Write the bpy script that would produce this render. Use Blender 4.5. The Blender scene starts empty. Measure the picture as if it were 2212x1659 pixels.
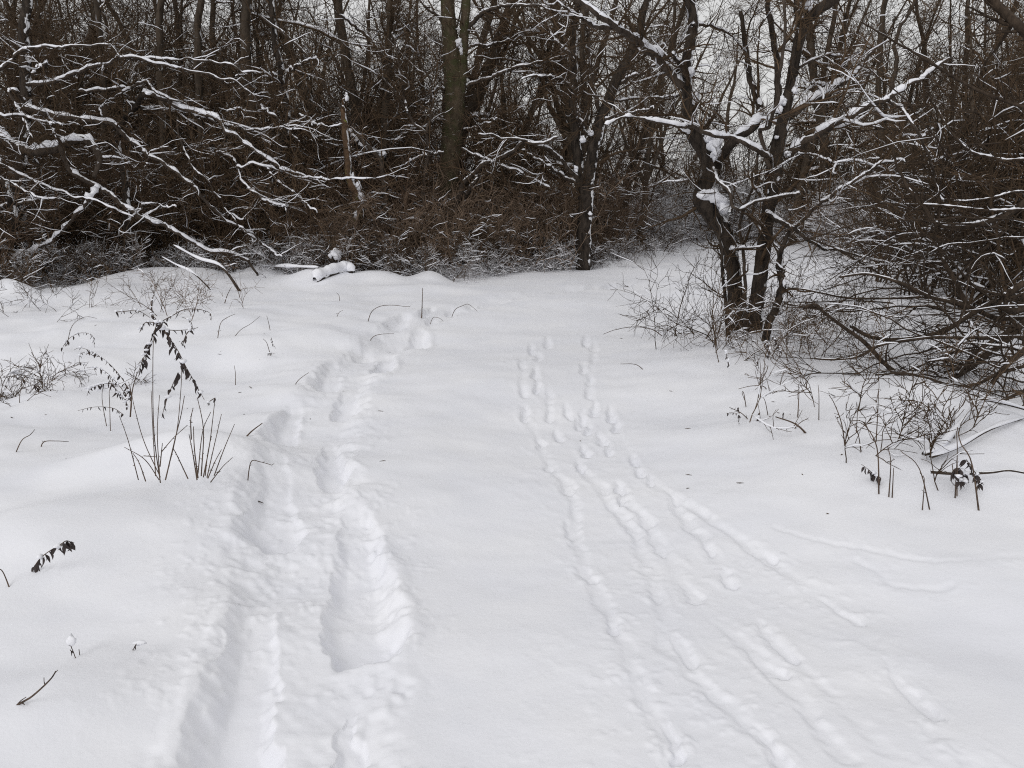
import bpy, math, random
import numpy as np
from mathutils import Vector, Matrix

# ------------------------------------------------------------------ camera, sky, sun, exposure
SC = bpy.context.scene
COL = SC.collection
EYE = 1.65
PITCH = math.radians(13.2)
FPX = 788.0                      # focal length in pixels of a 1024 px wide picture
cam_d = bpy.data.cameras.new('camera'); cam = bpy.data.objects.new('camera', cam_d); COL.objects.link(cam)
cam.location = (0, 0, EYE); cam.rotation_euler = (math.radians(90) - PITCH, 0, 0)
cam_d.sensor_fit = 'HORIZONTAL'; cam_d.sensor_width = 36.0; cam_d.lens = 36.0 * FPX / 1024.0
cam_d.clip_start = 0.05; cam_d.clip_end = 2000
SC.camera = cam

SUN_EL, SUN_AZ = math.radians(33), math.radians(-148)      # azimuth clockwise from +Y: behind the camera, to the left
world = bpy.data.worlds.new('World'); SC.world = world; world.use_nodes = True
wn = world.node_tree; wn.nodes.clear()
w_out = wn.nodes.new('ShaderNodeOutputWorld'); w_bg = wn.nodes.new('ShaderNodeBackground')
w_sky = wn.nodes.new('ShaderNodeTexSky'); w_sky.sky_type = 'NISHITA'; w_sky.sun_disc = False
w_sky.sun_elevation = SUN_EL; w_sky.sun_rotation = SUN_AZ; w_sky.dust_density = 3.0
w_hs = wn.nodes.new('ShaderNodeHueSaturation'); w_hs.inputs['Saturation'].default_value = 0.10
w_mx = wn.nodes.new('ShaderNodeMixRGB'); w_mx.inputs[0].default_value = 0.72
w_mx.inputs[2].default_value = (9.6, 9.6, 9.55, 1)         # even cloud cover
wn.links.new(w_sky.outputs[0], w_hs.inputs['Color']); wn.links.new(w_hs.outputs[0], w_mx.inputs[1])
wn.links.new(w_mx.outputs[0], w_bg.inputs[0]); w_bg.inputs[1].default_value = 0.10
wn.links.new(w_bg.outputs[0], w_out.inputs[0])
sun_d = bpy.data.lights.new('sun', 'SUN'); sun = bpy.data.objects.new('sun', sun_d); COL.objects.link(sun)
sun_d.energy = 0.95; sun_d.angle = math.radians(28); sun_d.color = (1.0, 0.985, 0.97)
sun.rotation_euler = Vector((math.sin(SUN_AZ) * math.cos(SUN_EL), math.cos(SUN_AZ) * math.cos(SUN_EL), math.sin(SUN_EL))).to_track_quat('Z', 'Y').to_euler()
SC.view_settings.view_transform = 'Standard'; SC.view_settings.look = 'None'
SC.view_settings.exposure = -0.24; SC.view_settings.gamma = 1.0; SC.view_settings.use_curve_mapping = False
SC.render.engine = 'CYCLES'
SC.cycles.max_bounces = 6; SC.cycles.diffuse_bounces = 5; SC.cycles.transparent_max_bounces = 4
SC.cycles.use_adaptive_sampling = True; SC.cycles.adaptive_threshold = 0.008
SC.cycles.use_denoising = False; SC.cycles.filter_width = 1.1

# ------------------------------------------------------------------ helpers: photograph pixel -> place
CP, SP = math.cos(PITCH), math.sin(PITCH)
def ray(px, py):
    u, v = (px - 512.0) / FPX, (384.0 - py) / FPX
    return np.array([u, CP + v * SP, -SP + v * CP])
def at(px, py, Y):                       # point at forward distance Y
    d = ray(px, py); return np.array([0, 0, EYE]) + d * (Y / d[1])
def gnd(px, py):                         # point on the flat ground
    d = ray(px, py); return np.array([0, 0, EYE]) + d * (EYE / -d[2])
def D(x, y): return x * 1024 / 2212, y * 1024 / 2212
S4 = 1200 / 1659 / 4
def C(k, x, y):
    ox, oy = {1: (0, 0), 2: (1000, 0), 3: (2000, 0), 4: (2896, 0), 5: (0, 1100), 6: (2896, 1000)}[k]
    return x * S4 + ox / 4, y * S4 + oy / 4
def wpx(w, Y): return w * S4 * Y / FPX   # width in crop pixels -> metres

# ------------------------------------------------------------------ helpers: noise
def _hash(ix, iy, seed):
    h = (ix * 374761393 + iy * 668265263 + seed * 974634777) & 0xFFFFFFFF
    h = ((h ^ (h >> 13)) * 1274126177) & 0xFFFFFFFF
    return ((h ^ (h >> 16)) & 0xFFFF) / 65535.0
def vnoise(x, y, seed=0):
    x = np.asarray(x, float); y = np.asarray(y, float)
    ix = np.floor(x).astype(np.int64); iy = np.floor(y).astype(np.int64)
    fx, fy = x - ix, y - iy
    fx = fx * fx * fx * (fx * (fx * 6 - 15) + 10); fy = fy * fy * fy * (fy * (fy * 6 - 15) + 10)
    a = _hash(ix, iy, seed); b = _hash(ix + 1, iy, seed); c = _hash(ix, iy + 1, seed); d = _hash(ix + 1, iy + 1, seed)
    return (a * (1 - fx) + b * fx) * (1 - fy) + (c * (1 - fx) + d * fx) * fy * 1.0 - 0.5
def fbm(x, y, seed=0, o=4, g=0.5):
    s, a = 0, 1.0
    for k in range(o):
        s = s + a * vnoise(x * 2 ** k + 13.7 * k, y * 2 ** k - 7.3 * k, seed + k); a *= g
    return s
def sstep(a, b, x):
    t = np.clip((x - a) / (b - a), 0, 1); return t * t * (3 - 2 * t)

# ------------------------------------------------------------------ helpers: objects
def tag(o, label=None, cat=None, group=None, kind=None):
    if label: o['label'] = label
    if cat: o['category'] = cat
    if group: o['group'] = group
    if kind: o['kind'] = kind
    return o
def empty(name, loc, label=None, cat=None, group=None):
    o = bpy.data.objects.new(name, None); COL.objects.link(o); o.location = tuple(loc); o.empty_display_size = 0.2
    return tag(o, label, cat, group)
def mesh_from(name, V, F, mat, smooth=True):
    V = np.asarray(V, np.float32); F = np.asarray(F, np.int32)
    me = bpy.data.meshes.new(name)
    n, k = F.shape
    me.vertices.add(len(V)); me.vertices.foreach_set('co', V.ravel())
    me.loops.add(n * k); me.loops.foreach_set('vertex_index', F.ravel())
    me.polygons.add(n); me.polygons.foreach_set('loop_start', np.arange(0, n * k, k, dtype=np.int32))
    me.update(calc_edges=True)
    if smooth: me.polygons.foreach_set('use_smooth', np.ones(n, bool))
    me.materials.append(mat)
    return me
def link(name, me, parent=None, loc=None):
    o = bpy.data.objects.new(name, me); COL.objects.link(o)
    if parent is not None: o.parent = parent
    if loc is not None: o.location = tuple(loc)
    return o
class Buf:
    def __init__(s): s.V, s.F, s.n = [], [], 0
    def add(s, VF):
        V, F = VF
        if len(V) == 0: return s
        s.V.append(V); s.F.append(F + s.n); s.n += len(V); return s
    def mesh(s, name, mat, origin=(0, 0, 0)):
        V = np.concatenate(s.V) - np.asarray(origin); return mesh_from(name, V, np.concatenate(s.F), mat)
    def obj(s, name, mat, parent=None):
        """world-space geometry; parent is an empty without rotation"""
        org = np.array(parent_origin(parent))
        o = link(name, s.mesh(name, mat, org), parent); return o
def parent_origin(p):
    x = Vector((0, 0, 0))
    while p is not None: x = x + p.location; p = p.parent
    return x
def copy_tree(o, parent=None):
    c = o.copy(); COL.objects.link(c); c.parent = parent
    for ch in o.children: copy_tree(ch, c)
    return c

# ------------------------------------------------------------------ helpers: tubes, twigs, snow on branches (all batched)
def nrm(a): return a / np.maximum(np.linalg.norm(a, axis=-1, keepdims=True), 1e-9)
def tubes(P, R, k=4):
    P = np.asarray(P, float); R = np.asarray(R, float)
    if P.ndim == 2: P, R = P[None], R[None]
    N, n, _ = P.shape
    if N == 0: return np.zeros((0, 3)), np.zeros((0, 4), int)
    T = nrm(np.gradient(P, axis=1))
    Dd = nrm(P[:, -1] - P[:, 0])
    ref = np.where((np.abs(Dd[:, 2:3]) < 0.75), np.array([[0, 0, 1.0]]), np.array([[0.92, 0.39, 0]]))
    A = nrm(np.cross(T, ref[:, None, :])); B = np.cross(T, A)
    th = np.arange(k) * 2 * math.pi / k + 0.4
    ring = P[:, :, None, :] + R[:, :, None, None] * (np.cos(th)[None, None, :, None] * A[:, :, None, :] + np.sin(th)[None, None, :, None] * B[:, :, None, :])
    V = ring.reshape(-1, 3)
    i = np.arange(n - 1)[:, None] * k; j = np.arange(k)[None, :]; j2 = (j + 1) % k
    f = np.stack([i + j, i + j2, i + k + j2, i + k + j], -1).reshape(-1, 4)
    F = (f[None] + (np.arange(N) * n * k)[:, None, None]).reshape(-1, 4)
    return V, F
def snow_on(rng, P, R, k=5, a=0.75, b=0.008, prob=1.0, steep=0.9, lump=0.6, lift=0.55, gaps=False):
    P = np.asarray(P, float); R = np.asarray(R, float)
    if P.ndim == 2: P, R = P[None], R[None]
    keep = rng.random(len(P)) < prob
    T = nrm(np.gradient(P, axis=1)); tz = np.abs(T[..., 2])
    keep &= (tz.mean(1) < steep)
    P, R, tz = P[keep], R[keep], tz[keep]
    if len(P) == 0: return np.zeros((0, 3)), np.zeros((0, 4), int)
    sl = np.clip((steep + 0.06 - tz) / 0.45, 0, 1)
    lm = 1 + lump * (rng.random(R.shape) - 0.5) + 0.5 * lump * np.sin(np.cumsum(rng.uniform(0.2, 1.2, R.shape), 1))
    lm = np.clip(lm, .25, 2); lm = (np.roll(lm, 1, 1) + 2 * lm + np.roll(lm, -1, 1)) / 4
    if gaps: lm = lm * np.clip(1.12 + 1.6 * fbm(np.arange(P.shape[1])[None] * .16 + rng.uniform(0, 99, (len(P), 1)), np.zeros(R.shape), 17, 3), .15, 1.35)
    s = (a * R + b) * sl * lm
    s[:, 0] *= 0.3; s[:, -1] *= 0.3
    Cn = P.copy(); Cn[..., 2] += R * lift + s * 0.35
    return tubes(Cn, s, k)
def grow(rng, P, R, per, length, ang, npts=5, tm=(0.15, 1.0), rf=0.55, rmin=0.003, rmax=1, wig=0.16, up=0.03, taper=0.7, flat=None):
    N, n, _ = P.shape
    per_n = rng.poisson(per, N) if per > 3 else np.full(N, int(per))
    idx = np.repeat(np.arange(N), per_n); M = len(idx)
    t = rng.uniform(tm[0], tm[1], M) * (n - 1.001)
    i = t.astype(int); f = (t - i)[:, None]
    pos = P[idx, i] * (1 - f) + P[idx, i + 1] * f
    r = R[idx, i] * (1 - f[:, 0]) + R[idx, i + 1] * f[:, 0]
    tan = nrm(P[idx, i + 1] - P[idx, i])
    rv = rng.normal(size=(M, 3))
    if flat is not None: rv[:, 2] *= flat
    perp = nrm(rv - (rv * tan).sum(1, keepdims=True) * tan)
    an = np.radians(rng.uniform(ang[0], ang[1], M))[:, None]
    d = nrm(np.cos(an) * tan + np.sin(an) * perp)
    L = rng.uniform(length[0], length[1], M) * (1 - 0.45 * t / n)
    out = np.empty((M, npts, 3)); out[:, 0] = pos
    st = (L / (npts - 1))[:, None]
    for s in range(1, npts):
        d = nrm(d + rng.normal(size=(M, 3)) * wig + np.array([0, 0, up]))
        out[:, s] = out[:, s - 1] + d * st
    r0 = np.clip(r * rf, rmin, rmax)
    Rr = np.maximum(r0[:, None] * (1 - taper * np.linspace(0, 1, npts))[None], rmin * 0.6)
    return out, Rr
def smooth_path(pts, n):
    p = np.asarray(pts, float)
    q = np.concatenate([[2 * p[0] - p[1]], p, [2 * p[-1] - p[-2]]])
    seg = np.linalg.norm(np.diff(p[:, :3], axis=0), axis=1); cum = np.concatenate([[0], np.cumsum(seg)]); cum /= cum[-1]
    t = np.linspace(0, 1, n); out = []
    for x in t:
        k = min(np.searchsorted(cum, x, 'right') - 1, len(p) - 2); f = (x - cum[k]) / max(cum[k + 1] - cum[k], 1e-9)
        a, b, c, d = q[k], q[k + 1], q[k + 2], q[k + 3]
        out.append(0.5 * ((2 * b) + (c - a) * f + (2 * a - 5 * b + 4 * c - d) * f * f + (3 * b - a - 3 * c + d) * f ** 3))
    return np.array(out)

# ------------------------------------------------------------------ materials
def new_mat(name):
    m = bpy.data.materials.new(name); m.use_nodes = True
    nt = m.node_tree; b = nt.nodes['Principled BSDF']
    return m, nt, b
def nd(nt, t, **kw):
    x = nt.nodes.new(t)
    for k, v in kw.items(): setattr(x, k, v)
    return x
def ramp_noise(nt, scale, c1, c2, lo=0.35, hi=0.65, detail=4, coord=None, rough=0.6):
    n = nd(nt, 'ShaderNodeTexNoise'); n.inputs['Scale'].default_value = scale; n.inputs['Detail'].default_value = detail; n.inputs['Roughness'].default_value = rough
    if coord is not None: nt.links.new(coord, n.inputs['Vector'])
    r = nd(nt, 'ShaderNodeValToRGB'); r.color_ramp.elements[0].position = lo; r.color_ramp.elements[1].position = hi
    r.color_ramp.elements[0].color = (*c1, 1); r.color_ramp.elements[1].color = (*c2, 1)
    nt.links.new(n.outputs['Fac'], r.inputs[0]); return n, r
SNOW_C = (0.85, 0.855, 0.88)
def snow_mat(name, bump):
    m, nt, b = new_mat(name)
    tc = nd(nt, 'ShaderNodeNewGeometry')
    n, r = ramp_noise(nt, 1.3, (0.825, 0.833, 0.885), (0.87, 0.873, 0.91), coord=tc.outputs['Position'])
    nt.links.new(r.outputs[0], b.inputs['Base Color'])
    b.inputs['Roughness'].default_value = 0.7; b.inputs['Specular IOR Level'].default_value = 0.25
    if bump:
        n1 = nd(nt, 'ShaderNodeTexNoise'); n1.inputs['Scale'].default_value = 55; n1.inputs['Detail'].default_value = 5; n1.inputs['Roughness'].default_value = 0.65
        nt.links.new(tc.outputs['Position'], n1.inputs['Vector'])
        bp = nd(nt, 'ShaderNodeBump'); bp.inputs['Strength'].default_value = 0.32; bp.inputs['Distance'].default_value = bump
        nt.links.new(n1.outputs['Fac'], bp.inputs['Height']); nt.links.new(bp.outputs[0], b.inputs['Normal'])
    return m
M_SNOW = snow_mat('ground_snow', 0.006)
M_CAP = snow_mat('branch_snow', 0.004)

def bark_mat(name, c1, c2, scale=9, snow=None, snow_dir=(0, 0, 1), snow_thr=0.6, snow_scale=6, lichen=None, bump=0.02, var=0.0, moss=None):
    m, nt, b = new_mat(name)
    geo = nd(nt, 'ShaderNodeNewGeometry'); tc = nd(nt, 'ShaderNodeTexCoord')
    mp = nd(nt, 'ShaderNodeMapping'); mp.inputs['Scale'].default_value = (1, 1, 0.28)
    nt.links.new(tc.outputs['Object'], mp.inputs[0])
    n, r = ramp_noise(nt, scale, c1, c2, coord=mp.outputs[0], detail=6, rough=0.7)
    col = r.outputs[0]
    if var:
        oi = nd(nt, 'ShaderNodeObjectInfo'); mr = nd(nt, 'ShaderNodeMapRange')
        mr.inputs['To Min'].default_value = 1 - var; mr.inputs['To Max'].default_value = 1 + var
        nt.links.new(oi.outputs['Random'], mr.inputs[0])
        hs = nd(nt, 'ShaderNodeHueSaturation'); nt.links.new(col, hs.inputs['Color']); nt.links.new(mr.outputs[0], hs.inputs['Value']); col = hs.outputs[0]
    for spec in (moss, lichen):
        if spec is None: continue
        c, sc, lo, hi = spec
        n2, r2 = ramp_noise(nt, sc, (0, 0, 0), (1, 1, 1), lo=lo, hi=hi, coord=tc.outputs['Object'], detail=3)
        mx = nd(nt, 'ShaderNodeMixRGB'); mx.inputs[2].default_value = (*c, 1)
        nt.links.new(r2.outputs[0], mx.inputs[0]); nt.links.new(col, mx.inputs[1]); col = mx.outputs[0]
    if snow:
        dot = nd(nt, 'ShaderNodeVectorMath', operation='DOT_PRODUCT')
        v = Vector(snow_dir).normalized(); dot.inputs[1].default_value = tuple(v)
        nt.links.new(geo.outputs['Normal'], dot.inputs[0])
        n3 = nd(nt, 'ShaderNodeTexNoise'); n3.inputs['Scale'].default_value = snow_scale; n3.inputs['Detail'].default_value = 4
        nt.links.new(geo.outputs['Position'], n3.inputs['Vector'])
        ma = nd(nt, 'ShaderNodeMath', operation='MULTIPLY_ADD'); ma.inputs[1].default_value = snow; 
        nt.links.new(n3.outputs['Fac'], ma.inputs[0]); nt.links.new(dot.outputs['Value'], ma.inputs[2])
        mr = nd(nt, 'ShaderNodeMapRange'); mr.inputs['From Min'].default_value = snow_thr + snow * 0.5; mr.inputs['From Max'].default_value = snow_thr + snow * 0.5 + 0.12
        nt.links.new(ma.outputs[0], mr.inputs[0])
        mx = nd(nt, 'ShaderNodeMixRGB'); mx.inputs[2].default_value = (*SNOW_C, 1)
        nt.links.new(mr.outputs[0], mx.inputs[0]); nt.links.new(col, mx.inputs[1]); col = mx.outputs[0]
    nt.links.new(col, b.inputs['Base Color'])
    b.inputs['Roughness'].default_value = 0.9; b.inputs['Specular IOR Level'].default_value = 0.15
    if bump:
        bp = nd(nt, 'ShaderNodeBump'); bp.inputs['Strength'].default_value = 0.9; bp.inputs['Distance'].default_value = bump
        nt.links.new(n.outputs['Fac'], bp.inputs['Height']); nt.links.new(bp.outputs[0], b.inputs['Normal'])
    return m
SIDE = (0.80, -0.10, 0.45)
M_TRUNK = bark_mat('dark_bark', (0.009, 0.007, 0.006), (0.060, 0.047, 0.037), 14, snow=2.2, snow_dir=SIDE, snow_thr=0.78, snow_scale=7, bump=0.03)
M_BIG = bark_mat('lichen_bark', (0.045, 0.033, 0.022), (0.12, 0.092, 0.062), 12, lichen=((0.33, 0.34, 0.25), 26, 0.66, 0.70), moss=((0.055, 0.055, 0.025), 4, 0.45, 0.65), bump=0.03)
M_LIMB = bark_mat('limb_bark', (0.025, 0.019, 0.015), (0.085, 0.066, 0.052), 18, snow=0.9, snow_thr=0.55, snow_scale=14, bump=0.012)
M_FAR = bark_mat('far_bark', (0.030, 0.023, 0.017), (0.088, 0.068, 0.051), 8, snow=1.2, snow_dir=SIDE, snow_thr=0.95, snow_scale=4, bump=0.0, var=0.3)
M_TWIG = bark_mat('twig_bark', (0.038, 0.025, 0.015), (0.108, 0.072, 0.045), 5, snow=1.6, snow_thr=1.15, snow_scale=3, bump=0, var=0.3)
M_RED = bark_mat('reddish_twig_bark', (0.070, 0.046, 0.031), (0.175, 0.118, 0.080), 4, snow=1.8, snow_thr=1.1, snow_scale=3, bump=0, var=0.3)
M_FROST = bark_mat('snowy_twig_bark', (0.06, 0.04, 0.03), (0.13, 0.09, 0.07), 4, snow=1.2, snow_thr=0.15, snow_scale=4, bump=0, var=0.2)
M_STEM = bark_mat('dry_stem', (0.05, 0.037, 0.030), (0.14, 0.098, 0.070), 25, bump=0)
M_LEAF = bark_mat('withered_leaf', (0.030, 0.026, 0.028), (0.085, 0.068, 0.062), 30, snow=0.8, snow_thr=0.72, snow_scale=30, bump=0.0)
M_WOOD = bark_mat('bare_dead_wood', (0.06, 0.040, 0.026), (0.15, 0.092, 0.054), 16, snow=1.2, snow_dir=SIDE, snow_thr=0.8, bump=0.02, moss=((0.20, 0.22, 0.05), 5, 0.62, 0.68))

# ------------------------------------------------------------------ the ground: one sheet of snow with the trails pressed into it
PRINTS = []           # near x,y  far x,y  width  depth  (metres)
def pr(nx, ny, fx, fy, w_px, depth, conv=D, power=0.9):
    n, f = gnd(*conv(nx, ny)), gnd(*conv(fx, fy))
    sc = 1024 / 2212 if conv is D else 0.5425 / 4
    w = w_px * sc * math.hypot(n[1], EYE) / FPX
    PRINTS.append((n[0], n[1], f[0], f[1], w, depth, power))
def E3(x, y): return (x * 0.5425 + 800) / 4, (y * 0.5425 + 1150) / 4
# the walker's deep dragged steps on the left
for a in [(480, 1800, 588, 1225, 240, .125), (785, 1440, 760, 1095, 205, .125), (600, 1205, 596, 990, 170, .12), (755, 1780, 757, 1470, 80, .09)]: pr(*a)
for a in [(980, 1525, 945, 1060, 330, .12), (590, 1195, 720, 860, 320, .12), (1040, 975, 1130, 690, 290, .12), (930, 765, 1010, 540, 280, .12),
          (1320, 635, 1400, 440, 210, .12), (1190, 505, 1265, 390, 200, .12), (1585, 412, 1625, 260, 200, .12), (1410, 302, 1540, 215, 180, .115),
          (1690, 250, 1760, 190, 110, .13), (1640, 215, 1730, 165, 90, .12), (1830, 200, 1900, 150, 100, .12), (1980, 150, 2050, 110, 100, .10), (2080, 140, 2180, 95, 90, .10)]: pr(*a, conv=E3)
rg = np.random.default_rng(5)
for x, y, w in [(1050, 655, 40), (1085, 648, 36), (1120, 640, 36), (1150, 636, 34), (1190, 630, 34), (1225, 622, 32), (1270, 615, 30), (1310, 610, 30), (1350, 603, 28)]:
    pr(x, y + 5, x + 22, y - 6, w, .09)
# paw prints of the animals on the right: loose pairs far off, long drags near by
PAWS = [(1150, 752), (1185, 735), (1165, 770), (1128, 790), (1160, 812), (1130, 845), (1135, 890), (1160, 838), (1188, 890), (1190, 860), (1168, 945), (1185, 1000), (1205, 930),
        (1268, 735), (1283, 748), (1282, 775), (1262, 800), (1278, 825), (1275, 850), (1285, 880), (1262, 895), (1275, 915), (1228, 885), (1250, 905), (1325, 890), (1335, 915),
        (1265, 965), (1258, 1000), (1320, 965), (1300, 940), (1372, 990), (1385, 1020), (1338, 1050), (1235, 1050), (1410, 1040), (1350, 1075)]
for x, y in PAWS: pr(x + rg.uniform(-2, 2), y + 12, x - 4, y - 20, 17 + (y - 700) * 0.015, .032 + rg.uniform(-.01, .015))
DRAGS = [[(1185, 985), (1215, 1040), (1240, 1080), (1252, 1190), (1275, 1250), (1310, 1310), (1350, 1400), (1385, 1500), (1430, 1600), (1450, 1680)],
         [(1258, 1000), (1300, 1060), (1345, 1110), (1372, 1140), (1385, 1190), (1420, 1260), (1436, 1330), (1440, 1400), (1500, 1465), (1570, 1530), (1650, 1620), (1700, 1690)],
         [(1330, 1040), (1370, 1090), (1415, 1150), (1450, 1215), (1500, 1290), (1580, 1370), (1650, 1420), (1690, 1480), (1760, 1560), (1830, 1660)],
         [(1385, 1010), (1430, 1060), (1470, 1110), (1540, 1200), (1570, 1260), (1640, 1340), (1730, 1450), (1830, 1540), (1920, 1640)],
         [(1400, 1040), (1480, 1095), (1560, 1145), (1680, 1230), (1760, 1280), (1850, 1335), (1900, 1410), (1960, 1480), (2030, 1570), (2110, 1680)],
         [(1680, 1160), (1760, 1185), (1860, 1205), (1980, 1235), (2080, 1245), (2160, 1235), (2260, 1250)],
         [(1850, 1225), (1900, 1260), (1960, 1285), (2060, 1290)]]
DRAGS += [[(1185, 735), (1150, 765), (1130, 800), (1132, 845), (1140, 890), (1168, 945), (1185, 985)], [(1283, 740), (1280, 780), (1276, 825), (1268, 895), (1262, 960), (1258, 1000)], [(1262, 800), (1285, 880), (1325, 900), (1350, 950), (1375, 990), (1400, 1040)], [(1160, 838), (1190, 880), (1215, 930), (1258, 990)]]
DRAG_W = []
for di, L in enumerate(DRAGS):
    g = smooth_path(np.array([gnd(*D(*p))[:2] for p in L]), 70)
    DRAG_W.append((g, 0.036 if di < 5 else 0.02 if di < 7 else .035, 0.014 if di < 5 else 0.005 if di < 7 else .007))
    if di < 5:
        s = np.concatenate([[0], np.cumsum(np.linalg.norm(np.diff(g, axis=0), axis=1))])
        x = rg.uniform(.15, .4)
        while x < s[-1] - .3:
            k = np.searchsorted(s, x); k2 = min(np.searchsorted(s, x + rg.uniform(.22, .42)), 69)
            o = rg.uniform(-.03, .03)
            PRINTS.append((g[k2][0] + o, g[k2][1], g[k][0] + o, g[k][1], rg.uniform(.05, .08), rg.uniform(.016, .028), 0.9))
            x += rg.uniform(.45, .7)

PATH_L = smooth_path(np.array([gnd(*D(*p))[:2] for p in [(600, 1720), (680, 1400), (650, 1150), (680, 960), (760, 800), (860, 720), (960, 680), (1080, 648), (1250, 618)]]), 80)
PATH_R = smooth_path(np.array([gnd(*D(*p))[:2] for p in [(1780, 1720), (1560, 1400), (1380, 1130), (1270, 980), (1210, 850), (1220, 760), (1240, 700)]]), 80)
def dist_path(x, y, path, maxd):
    d = np.full(x.shape, maxd)
    for a, b in zip(path[:-1:1], path[1::1]):
        m = (x > min(a[0], b[0]) - maxd) & (x < max(a[0], b[0]) + maxd) & (y > min(a[1], b[1]) - maxd) & (y < max(a[1], b[1]) + maxd)
        if not m.any(): continue
        ab = b - a; t = np.clip(((x[m] - a[0]) * ab[0] + (y[m] - a[1]) * ab[1]) / (ab @ ab + 1e-9), 0, 1)
        d[m] = np.minimum(d[m], np.hypot(x[m] - a[0] - t * ab[0], y[m] - a[1] - t * ab[1]))
    return d
EDGE_X = np.array([-400, -100, 0, 60, 140, 260, 370, 440, 520, 580, 625, 680, 770, 830, 900, 1024, 1400]) * 1.0
EDGE_Y = np.array([12, 13, 14, 16.0, 17.2, 17.2, 17.0, 17.4, 18.6, 19.8, 21.0, 31.0, 30.0, 23.5, 19, 17, 15])
def edge(x, y):                        # forward distance at which the thicket begins, for the bearing of (x, y)
    px = 512 + FPX * CP * x / np.maximum(y, 0.5); return np.interp(px, EDGE_X, EDGE_Y)
MOUNDS = []
def mound(px, py, r, h, sy=0.8): g = gnd(*D(px, py)); MOUNDS.append((g[0], g[1], r, h, sy))
for a in [(440, 605, .8, .30), (330, 606, .9, .22), (250, 612, .9, .15), (930, 606, .45, .25), (822, 610, .6, .2), (700, 612, .9, .22), (560, 603, .5, .2), (20, 640, .5, .35), (1310, 574, .4, .16), (1350, 572, .3, .14),
          (1720, 640, 1.2, .15), (1500, 750, .9, .12), (1640, 740, 1.0, .10), (1800, 700, 1.2, .15), (1560, 800, 1.1, .10), (1900, 880, .8, .14), (2050, 940, .7, .16), (2150, 1010, .9, .1),
          (360, 1010, .5, .13), (460, 1020, .45, .09), (90, 870, .7, .16), (240, 690, .6, .14), (420, 720, .9, .12), (560, 680, .9, .12), (620, 740, 1.0, .10), (150, 790, .8, .12), (520, 700, .7, .1), (70, 1180, .6, .12), (100, 1550, .35, .05), (2000, 1100, 1.4, .08), (1900, 600, 2, .25), (2000, 700, 1.5, .2)]: mound(*a)
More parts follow.
